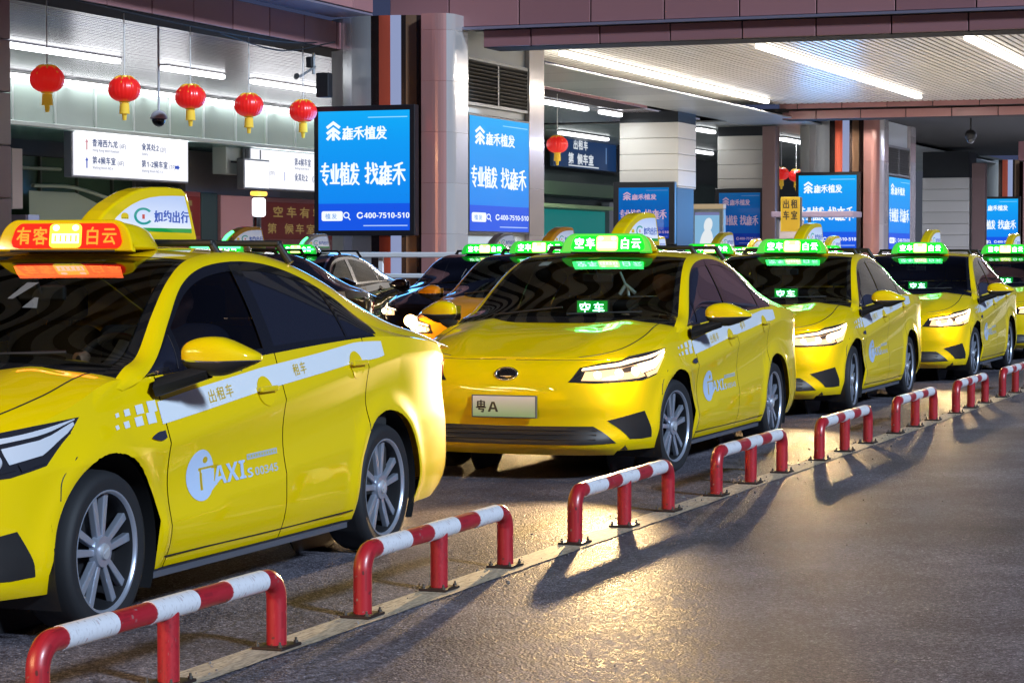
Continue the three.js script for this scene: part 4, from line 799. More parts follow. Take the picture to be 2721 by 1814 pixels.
{
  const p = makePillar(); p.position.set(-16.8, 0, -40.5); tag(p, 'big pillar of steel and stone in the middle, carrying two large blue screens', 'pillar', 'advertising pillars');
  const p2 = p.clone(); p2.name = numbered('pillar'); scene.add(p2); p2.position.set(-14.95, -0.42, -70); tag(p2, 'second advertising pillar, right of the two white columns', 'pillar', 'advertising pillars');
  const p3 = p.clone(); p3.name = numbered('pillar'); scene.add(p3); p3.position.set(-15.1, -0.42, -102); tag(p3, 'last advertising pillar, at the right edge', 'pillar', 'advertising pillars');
  screen('large blue advertising screen on the front of the big pillar', [-18.42, 3.08, -40.42], 1.88, 2.24, 0, adScreen, 5, 0.2, 0.1);
  screen('narrow-looking blue screen on the flank of the big pillar, under the louvre', [-16.9, 3.06, -43.1], 3.2, 2.2, Math.PI / 2, adScreen, 4, 0.1, 0.05);
  screen('blue screen on the front of the second advertising pillar', [-16.55, 2.8, -69.92], 1.78, 2.2, 0, adScreen, 9, 0.2, 0.1);
  screen('slim blue screen on the flank of the second advertising pillar', [-15.05, 2.78, -72.6], 3.2, 2.2, Math.PI / 2, adScreen, 0, 0.1, 0.05);
  screen('blue screen on the last advertising pillar, at the right edge', [-16.7, 2.85, -101.9], 1.75, 2.1, 0, adScreen, 0, 0.2, 0.1);
}
// ---------------------------------------------------------------- white columns with dark collars and dim screens
const tileStone = [0, 1, 2].map((k) => std(rgb(0.7 + 0.02 * k, 0.67 + 0.02 * k, 0.62 + 0.02 * k), 0.45));
const collarMat = std(rgb(0.022, 0.026, 0.032), 0.45, 0.3), deckBrown = std(rgb(0.24, 0.15, 0.14), 0.5);
const adDark = new THREE.MeshPhysicalMaterial({ map: adTex, color: rgb(0.55, 0.35, 0.5), roughness: 0.15, clearcoat: 0.8, emissive: rgb(1, 0.75, 1), emissiveMap: adTex, emissiveIntensity: 0.13 });
function whiteColumn(label, x, z, w, d, yTop, yBase) {
  const t = thing('stone_column', label, 'column', [x, 0, z]);
  for (let y = yTop, k = 0; y > yBase + 0.02; y -= 0.44, k++) part('stone_block', rbox(w, Math.min(0.43, y - yBase), d, 0.012, 0, y - Math.min(0.43, y - yBase) / 2, -d / 2, 1), tileStone[k % 3], t);
  part('collar', [box(w - 0.02, 5.46 - yTop, d - 0.02, 0, (5.46 + yTop) / 2, -d / 2)], collarMat, t);
  part('plinth', [box(w - 0.1, yBase, d - 0.1, 0, yBase / 2, -d / 2)], collarMat, t);
  return t;
}
whiteColumn('broad white stone column with a dark collar, left of its twin', -19.75, -62, 1.7, 1.7, 5.15, 3.35);
whiteColumn('white stone column with a brown side, right of the broad white column', -19.3, -70, 1.55, 1.5, 5.15, 3.45);
whiteColumn('tall white tiled column between the second and last advertising pillars', -16.75, -90, 1.8, 1.6, 4.45, 1.2);
screen('dim violet-blue screen under the broad white column', [-19.8, 2.65, -61.9], 1.45, 1.4, 0, adDark, 0, 0.2, 0.16);
screen('dim blue screen under the white column with the brown side', [-19.3, 2.6, -69.9], 1.3, 1.6, 0, adDark, 0, 0.16, 0.14);
tag(part('brown_post', [rbox(0.42, 5.4, 0.5, 0.03, -18.28, 2.7, -69.6)], deckBrown, scene), 'slim red-brown post beside the second white column', 'post');
tag(part('brown_post', [rbox(0.5, 5.0, 0.5, 0.03, -15.5, 2.5, -90.2)], deckBrown, scene), 'slim red-brown post beside the tall white tiled column', 'post');
{ // lit poster stand between the white columns
  const t = thing('poster_stand', 'glowing pale poster stand between the two white columns', 'poster stand', [-19.7, 0, -66.5]);
  part('case', rbox(1.3, 2.7, 0.25, 0.03, 0.2, 1.5, 0), std(rgb(0.3, 0.34, 0.33), 0.4, 0.4), t);
  part('poster', new THREE.PlaneGeometry(0.75, 1.6).translate(0.35, 1.95, 0.131), glowMap(canvas(128, 256, (c, w, h) => { c.fillStyle = '#8cc0e6'; c.fillRect(0, 0, w, h); c.fillStyle = '#f4fbff'; c.beginPath(); c.ellipse(70, 60, 22, 34, 0.2, 0, 7); c.fill(); c.beginPath(); c.ellipse(60, 150, 34, 74, 0.15, 0, 7); c.fill(); c.fillStyle = '#7a7fb0'; c.fillRect(0, 0, w, 14); }), 0.85), t);
  part('cap', rbox(1.3, 0.14, 0.3, 0.02, 0.2, 2.92, 0), glow(rgb(1, 0.75, 0.45), 0.4), t);
}
// ---------------------------------------------------------------- left bay
const paleGreen = [0, 1].map((k) => new THREE.MeshPhysicalMaterial({ color: rgb(0.42, 0.5 + 0.02 * k, 0.46), roughness: 0.25, metalness: 0.2 })), mullion = std(rgb(0.62, 0.68, 0.66), 0.4, 0.3);
{
  const t = thing('panelled_beam', 'pale green panelled beam under the long tube row in the left bay', 'beam');
  for (let z = -38, k = 0; z > -66; z -= 1.7, k++) { part('panel', rbox(0.06, 0.9, 1.62, 0.012, -28.03, 4.83, z - 0.85, 1), paleGreen[k % 2], t); part('mullion', rbox(0.1, 0.92, 0.07, 0.01, -28.01, 4.83, z, 1), mullion, t); }
  part('lower_edge', rbox(0.2, 0.1, 28, 0.02, -28.02, 4.33, -52), mullion, t);
  part('soffit', [span(-28.1, -31.2, 4.27, 4.32, -38, -66)], new THREE.MeshPhysicalMaterial({ color: rgb(0.2, 0.42, 0.4), roughness: 0.25, metalness: 0.3 }), t);
  part('core', [span(-28.08, -28.6, 4.33, 5.5, -38, -66)], greyStone, t);
}
const navy = std(rgb(0.07, 0.075, 0.1), 0.5), wallGrey = std(rgb(0.36, 0.33, 0.34), 0.5, 0.2);
{
  const t = thing('station_wall', 'grey back wall of the left bay with a dark upper band', 'wall');
  part('dark_band', [span(-31.2, -31.4, 3.9, 4.3, -38, -70)], navy, t);
  part('wall', [span(-31.3, -31.5, 0, 4.0, -54, -70)], wallGrey, t);
  part('wall_face', [span(-29.6, -29.75, 3.1, 4.2, -53.6, -59)], std(rgb(0.42, 0.38, 0.4), 0.3, 0.6), t);
  part('dark_post', [rbox(0.4, 3.1, 0.9, 0.03, -29.1, 1.55, -53.6)], std(rgb(0.02, 0.05, 0.055), 0.5), t);
}
{ // glazed hall behind: green glass, stair, railing
  const t = thing('glazed_hall', 'green glass front with a stair and handrail behind the left pillar', 'building');
  const glassG = std(rgb(0.1, 0.17, 0.11), 0.15, 0.1), rail = std(rgb(0.62, 0.7, 0.56), 0.35, 0.2);
  part('glass_wall', [span(-31.4, -31.6, 0, 4.3, -40, -54)], glassG, t);
  for (let i = 0; i < 8; i++) part('mullion', rbox(0.08, 4.2, 0.07, 0.01, -31.36, 2.1, -41 - i * 1.7, 1), std(rgb(0.1, 0.13, 0.1), 0.4), t);
  part('stair_panel', [sheet(20, 1, (a, b) => { const z = lerp(-47.2, -54, a), y = a < 0.3 ? 3.0 : 3.0 - (a - 0.3) * 1.6; return [-30.2, b ? y : 0, z]; })], std(rgb(0.46, 0.55, 0.44), 0.45), t);
  part('stair_rail', [tube([[-30.1, 3.12, -47.2], [-30.1, 3.1, -49.2], [-30.1, 2.2, -54]], 0.05, 6)], rail, t);
  part('handrail', [tube([[-31.1, 3.9, -46.4], [-31.1, 3.62, -47.6], [-31.1, 3.6, -50]], 0.05, 6), bar([-31.1, 3.1, -48.2], [-31.1, 3.85, -48.2], 0.04)], rail, t);
  part('pale_post', [rbox(0.3, 1.35, 0.42, 0.02, -29.3, 3.2, -45.1)], std(rgb(0.55, 0.45, 0.46), 0.5), t);
  part('cabinet', [rbox(0.5, 2.4, 0.6, 0.03, -29.2, 1.2, -45.4), rbox(0.5, 2.2, 1.3, 0.03, -29.4, 1.1, -46.6)], std(rgb(0.2, 0.17, 0.24), 0.5), t);
  part('lit_notice', [new THREE.PlaneGeometry(0.45, 0.9).rotateY(Math.PI / 2).translate(-28.93, 1.95, -45.4)], glow(rgb(0.35, 0.4, 0.65), 0.5), t);
}
const signTex = (draw) => canvas(1024, 256, (c, w, h) => { c.fillStyle = '#fbfbff'; c.fillRect(0, 0, w, h); draw(c, w, h); });
const signA = signTex((c) => {
  c.strokeStyle = '#3a4a78'; c.fillStyle = '#44527c';
  const line = (t, x, y, f, sub) => { const e = word(c, t, x, y, 38, 42, 5, 0.16); c.font = '34px sans-serif'; c.fillText(f, e + 12, y + 42); c.font = '20px sans-serif'; c.fillText(sub, x, y + 72); };
  line('香港西九龙', 160, 36, '(4F)', 'Hong Kong West Kowloon'); line('食其处2', 590, 36, '(2F)', 'Eatery');
  line('第4候车室', 160, 140, '(4F)', 'Waiting Room NO.4'); line('第1-2候车室', 590, 140, '(1F)', 'Waiting Room NO.1-2');
  const arrow = (x, y, col) => { c.fillStyle = col; c.beginPath(); c.moveTo(x, y); c.lineTo(x + 13, y + 20); c.lineTo(x + 5, y + 20); c.lineTo(x + 5, y + 64); c.lineTo(x - 5, y + 64); c.lineTo(x - 5, y + 20); c.lineTo(x - 13, y + 20); c.fill(); };
  arrow(112, 38, '#c98a94'); arrow(112, 146, '#2d4fb4'); c.fillStyle = '#2d4fb4'; c.fillRect(900, 160, 30, 20); c.beginPath(); c.moveTo(925, 152); c.lineTo(944, 170); c.lineTo(925, 188); c.fill();
});
const signB = signTex((c) => {
  c.strokeStyle = '#3a4a78'; c.fillStyle = '#44527c';
  word(c, '候车室', 60, 110, 40, 60, 5, 0.2); c.font = '34px sans-serif'; c.fillText('(1F)', 220, 165);
  word(c, '第4候车室', 520, 40, 38, 50, 5, 0.16); c.font = '32px sans-serif'; c.fillText('(4F)', 770, 86); c.font = '20px sans-serif'; c.fillText('Waiting Room NO.4', 520, 116);
  word(c, '食其处2', 520, 146, 38, 50, 5, 0.16); c.fillText('(2F)', 740, 192);
  c.fillStyle = '#2d4fb4'; c.fillRect(850, 60, 38, 26); c.fillRect(395, 140, 6, 60); c.lineWidth = 4; c.beginPath(); c.moveTo(950, 60); c.lineTo(990, 66); c.moveTo(985, 110); c.lineTo(945, 180); c.moveTo(950, 200); c.lineTo(990, 206); c.stroke();
});
function hangSign(label, z0, z1, y0, y1, x, tex, k) {
  const t = thing('hanging_sign', label, 'sign', [x, (y0 + y1) / 2, (z0 + z1) / 2]), L = Math.abs(z0 - z1), H = y1 - y0;
  part('case', rbox(0.22, H + 0.1, L + 0.1, 0.03, -0.12, 0, 0), std(rgb(0.32, 0.34, 0.4), 0.35, 0.6), t);
  part('face', new THREE.PlaneGeometry(L, H).rotateY(Math.PI / 2).translate(-0.004, 0, 0), glowMap(tex, k), t);
  const r = new THREE.RectAreaLight(rgb(0.95, 0.97, 1), 4, L, H); r.position.set(0.03, 0, 0); r.rotation.y = -Math.PI / 2; t.add(r);
  part('hanger', [bar([-0.12, H / 2, -L * 0.3], [-0.12, H / 2 + 0.3, -L * 0.3], 0.02), bar([-0.12, H / 2, L * 0.3], [-0.12, H / 2 + 0.3, L * 0.3], 0.02)], navy, t);
  return t;
}
hangSign('white lit direction sign in blue lettering, left of the lantern row end', -45.9, -51.2, 3.3, 4.28, -28.2, signA, 1.1);
hangSign('white lit direction sign half hidden by the big pillar', -54.55, -59.6, 3.26, 4.26, -28.2, signB, 1.1);
hangSign('lower white lit sign just in front of the half-hidden sign', -53.85, -55.2, 3.24, 3.93, -28.0, signTex(() => {}), 1.4);
{ // white box, red panels and the LED text board below the signs
  const b = thing('wall_box', 'white metal box hanging between the two white direction signs', 'box', [-28.7, 0, -54.2]);
  part('body', rbox(0.4, 0.72, 0.9, 0.02, 0, 3.94, 0), std(rgb(0.66, 0.72, 0.72), 0.4), b); part('slot', rbox(0.02, 0.05, 0.4, 0.004, 0.205, 3.9, 0), navy, b); part('bracket', rbox(0.42, 0.08, 1.0, 0.01, 0, 4.33, 0), navy, b);
  const mk = (label, z0, z1, y1, col, tex) => { const t = thing('red_board', label, 'board', [-28.9, 0, (z0 + z1) / 2]); part('panel', rbox(0.12, y1 - 0.3, Math.abs(z0 - z1), 0.01, 0, (y1 + 0.3) / 2, 0), col, t); if (tex) part('lettering', new THREE.PlaneGeometry(Math.abs(z0 - z1) * 0.96, 1.0).rotateY(Math.PI / 2).translate(0.064, y1 - 0.62, 0), tex, t); return t; };
  const ledText = glowMap(canvas(512, 192, (c, w, h) => { c.fillStyle = '#4a1310'; c.fillRect(0, 0, w, h); c.strokeStyle = '#8a7440'; word(c, '空车有客', 70, 24, 54, 52, 7, 0.4); word(c, '第1候车室出', 40, 112, 48, 50, 6, 0.3); }), 0.8);
  mk('dark red LED text board in yellow characters, left of the big pillar', -56.2, -62, 3.05, std(rgb(0.13, 0.03, 0.03), 0.5), ledText);
  mk('narrow red board beside the roof fin of the nearest taxi', -51.6, -53.0, 3.1, std(rgb(0.24, 0.03, 0.03), 0.5), glowMap(canvas(64, 192, (c, w, h) => { c.fillStyle = '#661512'; c.fillRect(0, 0, w, h); c.fillStyle = '#7d6a3c'; for (let i = 0; i < 3; i++) c.fillRect(22, 20 + i * 56, 22, 26); }), 0.7));
  mk('pink board left of the LED text board', -54.1, -55.9, 3.05, std(rgb(0.6, 0.3, 0.34), 0.5));
  const be = thing('beacon_lamp', 'small white lamp with an amber cap behind the second roof fin', 'lamp', [-24, 0, -46.8]);
  part('pole', cyl(0.05, 0.05, 2.4, 10, 0, 1.2, 0), navy, be); part('lamp', rbox(0.2, 0.42, 0.36, 0.06, 0, 2.56, 0, 3), glow(rgb(0.95, 0.96, 1), 2.4), be); part('cap', rbox(0.2, 0.1, 0.5, 0.04, 0, 2.86, 0, 3), glow(rgb(1, 0.55, 0.06), 2), be);
}
{ // tiled pillar at the left edge
  const t = thing('tiled_pillar', 'red-brown tiled pillar cut by the left edge', 'pillar', [-19.4, 0, -29.6]);
  for (let k = 0; k < 8; k++) part('tile', rbox(1.5, 0.76, 1.5, 0.015, -0.62, 0.39 + k * 0.775, 0.7, 1), tileMats[k % 4], t);
}
// ---------------------------------------------------------------- right of the big pillar: signs, doors
{
  const t = thing('blue_sign', 'dark blue direction sign with white lettering right of the big pillar', 'sign', [-26.9, 0, -77.3]);
  part('panel', rbox(0.15, 1.1, 6.6, 0.02, -0.08, 5.02, 0), std(rgb(0.03, 0.06, 0.12), 0.4), t);
  part('face', new THREE.PlaneGeometry(6.5, 1.05).rotateY(Math.PI / 2).translate(0.004, 5.02, 0), glowMap(canvas(512, 128, (c, w, h) => { c.fillStyle = '#1c3a66'; c.fillRect(0, 0, w, h); c.strokeStyle = '#f2f8ff'; word(c, '出租车', 150, 14, 34, 36, 6, 0.2); word(c, '第1候车室', 110, 70, 40, 42, 7, 0.15); c.fillStyle = '#f2f8ff'; c.fillRect(110, 118, 250, 5); c.fillStyle = '#6d93c8'; c.fillRect(420, 30, 8, 70); }), 0.75), t);
  const t2 = thing('menu_sign', 'white and teal lit sign beside the broad white column', 'sign', [-26.6, 0, -82]);
  part('panel', rbox(0.15, 1.1, 3.4, 0.02, -0.08, 5.0, 0), navy, t2);
  part('face', new THREE.PlaneGeometry(3.3, 1.05).rotateY(Math.PI / 2).translate(0.004, 5.0, 0), glowMap(canvas(256, 128, (c, w, h) => { c.fillStyle = '#eefcf8'; c.fillRect(0, 0, w, h); c.fillStyle = '#2c7a70'; for (let i = 0; i < 4; i++) { c.fillRect(20, 10 + i * 30, 84, 10); c.fillRect(130, 10 + i * 30, 110, 12); } }), 1.1), t2);
  const d = thing('shop_front', 'dark green shop front with a teal door right of the big pillar', 'shop front');
  part('header', [span(-27.4, -27.6, 3.5, 4.4, -60, -100)], std(rgb(0.03, 0.05, 0.04), 0.5), d);
  part('green_band', [span(-27.2, -27.38, 3.55, 4.0, -64, -82)], std(rgb(0.07, 0.13, 0.06), 0.4), d);
  part('awning', [span(-26.6, -27.3, 3.08, 3.2, -70, -80)], std(rgb(0.3, 0.42, 0.2), 0.5), d);
  part('teal_door', [span(-27.3, -27.5, 0, 3.05, -73.2, -80.5)], glow(rgb(0.0, 0.16, 0.15), 0.9), d);
  part('grey_post', [span(-27.2, -27.5, 0, 3.4, -80.7, -85)], std(rgb(0.25, 0.25, 0.28), 0.5), d);
  part('back_wall', [span(-27.7, -28, 0, 5.5, -66, -112)], std(rgb(0.08, 0.085, 0.085), 0.6), d);
  const e = thing('end_wall', 'dim grey wall closing the far end of the station', 'wall');
  part('wall', [span(-30, 8, 0, 6.5, -128, -128.4)], std(rgb(0.12, 0.11, 0.12), 0.6), e);
  part('brown_band', [span(-17, 8, 3.6, 5.2, -126, -127.9)], deckBrown, e);
  const y = thing('hanging_banner', 'yellow hanging banner with dark characters beyond the third taxi', 'banner', [-13.2, 0, -52]);
  part('cloth', rbox(0.44, 0.78, 0.03, 0.006, 0, 2.42, 0), std(rgb(0.5, 0.36, 0.02), 0.6), y);
  part('lettering', new THREE.PlaneGeometry(0.4, 0.74).translate(0, 2.42, 0.017), std(rgb(1, 1, 1), 0.6, 0, { map: canvas(64, 128, (c, w, h) => { c.fillStyle = '#a98a10'; c.fillRect(0, 0, w, h); c.strokeStyle = '#2c2408'; word(c, '出', 6, 8, 22, 32, 4); word(c, '租', 36, 8, 22, 32, 4); word(c, '车', 6, 52, 22, 32, 4); word(c, '室', 36, 52, 22, 32, 4); }) }), y);
  part('pole', cyl(0.03, 0.03, 2.8, 8, 0.24, 1.4, -0.02), navy, y);
  const k = thing('kiosk', 'low grey kiosk standing before the second advertising pillar', 'kiosk', [-15.9, 0, -64]);
  part('body', rbox(0.9, 1.9, 0.8, 0.03, -0.2, 0.95, 0), std(rgb(0.3, 0.25, 0.3), 0.5), k); part('roof', rbox(2.3, 0.16, 1.2, 0.03, 0.4, 2.62, 0), std(rgb(0.2, 0.16, 0.24), 0.4), k); part('post', [rbox(0.08, 2.6, 0.08, 0.01, -0.6, 1.3, 0.4), rbox(0.08, 2.6, 0.08, 0.01, 0.3, 1.3, 0.4)], navy, k); part('window', rbox(0.7, 0.5, 0.02, 0.01, -0.2, 2.2, 0.41), std(rgb(0.4, 0.36, 0.38), 0.2), k);
}
// ---------------------------------------------------------------- lanterns
const lanternRed = new THREE.MeshPhysicalMaterial({ color: rgb(0.62, 0.012, 0.012), roughness: 0.35, clearcoat: 0.4, clearcoatRoughness: 0.2, emissive: rgb(1, 0.02, 0.015), emissiveIntensity: 0.4 });
const gold = std(rgb(0.85, 0.52, 0.05), 0.4, 0.3, { emissive: rgb(1, 0.6, 0.05), emissiveIntensity: 0.12 });
function makeLantern() {
  const t = thing('red_lantern', 'x', 'lantern');
  const n = 24, g = sheet(n * 3, 18, (a, b) => { const u = a * Math.PI * 2, v = (b - 0.5) * Math.PI * 0.9, rib = 1 - 0.045 * Math.abs(Math.sin(a * Math.PI * n)) ** 0.5; const r = 0.25 * Math.cos(v) ** 0.85 * rib + 0.015; return [r * Math.cos(u), 0.2 * Math.sin(v) * 1.02, r * Math.sin(u)]; }, true);
  part('lantern_body', g, lanternRed, t);
  part('cap', cyl(0.09, 0.1, 0.035, 20, 0, 0.2, 0), gold, t); part('cap', cyl(0.1, 0.085, 0.03, 20, 0, -0.2, 0), gold, t);
  const dr = []; for (let i = 0; i < 9; i++) { const a = (i / 9) * 6.283; dr.push(tube([[0.08 * Math.cos(a), 0.215, 0.08 * Math.sin(a)], [0.14 * Math.cos(a), 0.19, 0.14 * Math.sin(a)], [0.2 * Math.cos(a), 0.12, 0.2 * Math.sin(a)], [0.245 * Math.cos(a), 0.03 + 0.03 * (i % 3), 0.245 * Math.sin(a)]], 0.011, 5, 10)); }
  part('gold_trim', dr, gold, t);
  part('tassel', [cyl(0.075, 0.085, 0.17, 18, 0, -0.31, 0), cyl(0.02, 0.05, 0.05, 12, 0, -0.21, 0), cyl(0.045, 0.03, 0.12, 10, 0, -0.44, 0)], std(rgb(0.85, 0.55, 0.04), 0.7, 0, { emissive: rgb(1, 0.6, 0.05), emissiveIntensity: 0.15 }), t);
  part('cord', [bar([0, 0.2, 0], [0, 1.22, 0], 0.009, 6)], std(rgb(0.8, 0.8, 0.8), 0.5), t);
  return t;
}
{
  const l0 = makeLantern();
  [[-19.5, -31.0, 'leftmost red lantern of the row, over the nearest taxi'], [-19.5, -33.3, 'second red lantern of the row, counted from the left'], [-19.5, -35.5, 'middle red lantern of the row of five'], [-19.5, -37.65, 'fourth red lantern of the row, above the half-hidden sign'], [-19.5, -39.85, 'red lantern of the row next to the big pillar'],
    [-19.4, -53.6, 'red lantern peeping out right of the big pillar'], [-19.5, -75.6, 'left one of two far red lanterns beside the second advertising pillar'], [-19.5, -77.6, 'right one of two far red lanterns beside the second advertising pillar']].forEach(([x, z, l], i) => {
    const o = i ? l0.clone() : l0; if (i) { o.name = numbered('red_lantern'); scene.add(o); }
    o.position.set(x, 4.19 - (i < 5 ? (rnd() - 0.5) * 0.04 : 0.02), z); o.rotation.y = rnd() * 6; tag(o, l, 'lantern', 'red lanterns hung under the canopy');
  });
}
// ---------------------------------------------------------------- cameras, cables
{
  const c = thing('dome_camera', 'white dome camera on a thin rod between the lanterns', 'camera', [-20.4, 0, -36.0]);
  part('rod', bar([0, 4.0, 0], [0, 5.45, 0], 0.02), std(rgb(0.6, 0.6, 0.64), 0.4), c); part('shell', new THREE.SphereGeometry(0.15, 24, 14, 0, 6.3, 0, Math.PI / 2).translate(0, 3.86, 0), std(rgb(0.55, 0.53, 0.58), 0.35), c); part('dome', new THREE.SphereGeometry(0.12, 20, 12).translate(0, 3.84, 0), gloss, c);
  const d = thing('dome_camera', 'black dome camera hanging below the far ceiling at the right', 'camera', [-12.0, 0, -68.3]);
  part('rod', bar([0, 5.0, 0], [0, 5.45, 0], 0.03), black, d); part('shell', new THREE.SphereGeometry(0.17, 24, 14).translate(0, 4.95, 0), black, d); part('dome', new THREE.SphereGeometry(0.12, 20, 12).translate(0, 4.84, 0), gloss, d);
  const e = thing('bullet_camera', 'bullet camera and dark box on the left side of the big pillar', 'camera', [-19.35, 0, -40.1]);
  part('arm', [bar([0, 5.05, 0], [-0.3, 4.85, 0.1], 0.025), bar([-0.05, 5.3, 0], [-0.05, 4.9, 0], 0.03)], std(rgb(0.4, 0.42, 0.44), 0.4, 0.4), e); part('camera_body', cyl(0.05, 0.05, 0.26, 14).rotateX(Math.PI / 2).rotateY(0.5).translate(-0.34, 4.86, 0.14), black, e); part('camera_body', rbox(0.12, 0.2, 0.12, 0.02, -0.1, 5.12, 0.05), black, e); part('box', rbox(0.26, 0.46, 0.2, 0.02, 0.22, 4.68, 0.1), black, e);
  const w = thing('cable', 'black cables drooping under the left tiled beam by the big pillar', 'cable');
  part('cable', [tube([[-19.1, 5.38, -31], [-19.05, 5.3, -35], [-19.05, 5.33, -38], [-19.2, 5.5, -40.3]], 0.014, 5, 40), tube([[-19.2, 5.3, -36], [-19.25, 5.22, -38.6], [-19.0, 5.5, -40.2]], 0.014, 5, 30)], black, w);
  const r = thing('guard_rail', 'white steel rail behind the dark taxi below the big screen', 'railing', [-16.2, 0, -36]);
  part('rail', [rbox(3.4, 0.09, 0.06, 0.02, 0, 1.5, 0), rbox(3.4, 0.08, 0.06, 0.02, 0, 1.15, 0)], std(rgb(0.8, 0.8, 0.82), 0.4), r); for (const x of [-1.6, 0, 1.6]) part('post', rbox(0.08, 1.5, 0.06, 0.01, x, 0.75, -0.06), std(rgb(0.8, 0.8, 0.82), 0.4), r);
}
// ---------------------------------------------------------------- the taxis
const proto = makeTaxi();
function swap(o, map) { o.traverse((m) => { if (m.isMesh && map.has(m.material)) m.material = map.get(m.material); }); return o; }
let protoUsed = false;
function taxi(label, x, z, { paint, lamps = true, red, map } = {}) {
  const o = protoUsed ? proto.clone() : proto;
  if (protoUsed) { o.name = numbered('taxi'); scene.add(o); }
  protoUsed = true;
  o.position.set(x, 0, z); tag(o, label, 'taxi', 'taxis waiting in lanes');
  return o;
}
const second = taxi('second yellow taxi in the near lane, headlamps lit, number plate in view', -5.63, -16.83);
second.rotation.y = 0.012;
const first = taxi('nearest yellow taxi, its roof sign lit red, cut by the left edge', -5.73, -9.45);
const others = [
  taxi('third yellow taxi in the near lane, left of the far barriers', -5.84, -23.25),
  taxi('fourth yellow taxi in the near lane, near the right edge', -5.8, -29.6),
  taxi('fifth taxi of the near lane, cut by the right edge', -5.75, -35.9),
  taxi('maroon taxi right behind the roof of the nearest one, yellow fin above it', -12.6, -23.7),
  taxi('orange taxi between the nearest and the second taxi', -9.35, -25.4),
  taxi('yellow taxi behind the second one, only its green sign and roof showing', -9.3, -32.2),
  taxi('yellow taxi behind the third one, only its roof sign showing', -9.3, -39),
  taxi('taxi at the far left, only its glowing orange roof fin showing', -15.9, -24.6),
  taxi('dark taxi with bright window trim below the large blue screen', -15.9, -32.4),
  taxi('dark taxi behind the orange one, green sign before the flank screen', -12.6, -31.9),
  taxi('far taxi whose white fin shows right of the second taxi roof sign', -12.6, -39.5),
  taxi('farthest taxi of the third lane, white fin left of the third taxi roof sign', -12.6, -46.2),
];
swap(first, new Map([[ledGreen, ledRed], [lampOn, lampOff], [lampWarm, lampOff], [lampFill, lampShell]]));
first.remove(first.children.find((c) => c.name === 'dash_display'));
{ // the front window of the nearest taxi is only lightly tinted
  const d = first.children.find((c) => c.name === 'door'); d.children.find((c) => c.name === 'window').material = doorGlass;
  first.traverse((m) => { if (m.isMesh && m.name === 'reflector') m.material = lampShell; });
}
swap(others[3], new Map([[YELLOW, MAROON]])); others[3].traverse((m) => { if (/roof_fin|sign/.test(m.name)) m.material = YELLOW; });
swap(others[8], new Map([[YELLOW, BLACKRED], [gloss, chrome]]));
swap(others[9], new Map([[YELLOW, BLACKRED]]));
for (const k of [8, 9]) others[k].traverse((m) => { if (m.name === 'roof_fin') m.material = finWhite; });
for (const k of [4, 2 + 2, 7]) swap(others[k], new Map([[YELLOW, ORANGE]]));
// headlamps: beam ahead and the spill on the bodywork round the lit lamp
for (const [c, k] of [[second, 1], [others[0], 0.36], [others[1], 0.22], [others[4], 0.8]]) for (const s of [-1, 1]) {
  const l = new THREE.SpotLight(rgb(1, 0.66, 0.3), 130 * k, 0, 0.46, 0.8); l.position.set(s * 0.74, 0.735, 2.26); l.target.position.set(s * 0.9, 0.05, 7.5); l.castShadow = true; l.shadow.radius = 2; c.add(l, l.target);
  const p = new THREE.PointLight(rgb(1, 0.6, 0.25), 0.8); p.position.set(s * 0.82, 0.75, 2.24); p.shadow.radius = 3; c.add(p);
}

// green halo of the lit signs put into their housings as glow, their light on roof and screen; green edge tubes on two of the fins
for (const c of [second, ...others]) c.traverse((m) => { if (m.name === 'sign_front') m.material = signHalo; });
for (const [c, col] of [[second, rgb(0.05, 1, 0.2)], [others[0], rgb(0.05, 1, 0.2)], [others[1], rgb(0.05, 1, 0.2)], [first, rgb(1, 0.12, 0.03)]]) { const r = new THREE.RectAreaLight(col, 7, 0.56, 0.11); r.position.set(0.015, 1.585, 0.25); r.rotation.set(0.12, Math.PI, 0); c.add(r); }
for (const k of [3, 8]) part('edge_light', [tube([[0.03, 1.58, 0.14], [0.03, 1.66, 0.06], [0.03, 1.71, -0.02], [0.03, 1.76, -0.16]], 0.022, 6), rbox(0.62, 0.03, 0.03, 0.012, 0.02, 1.585, 0.24)], glow(rgb(0.1, 1, 0.3), 3), others[k]);
{ // the amber-white lamp that shows beside the tail of the nearest taxi
  part('indicator_lamp', new THREE.SphereGeometry(0.075, 20, 14).scale(1, 0.9, 0.5).translate(-0.78, 0.79, 2.13), glow(rgb(1, 0.6, 0.2), 16), others[4]);
  const p = new THREE.PointLight(rgb(1, 0.42, 0.08), 2.2); p.position.set(-0.74, 0.84, 2.36); p.shadow.radius = 4; others[4].add(p);
}
// small differences: steered wheels, things on the dashboard and behind the glass
[first, second, ...others].forEach((c, i) => { const a = [0.02, -0.1, 0.06, -0.04, 0.1, 0, -0.08][i % 7]; c.children.filter((k) => k.name === 'wheel' && k.position.z > 0).forEach((w) => { w.rotation.y = a; }); });
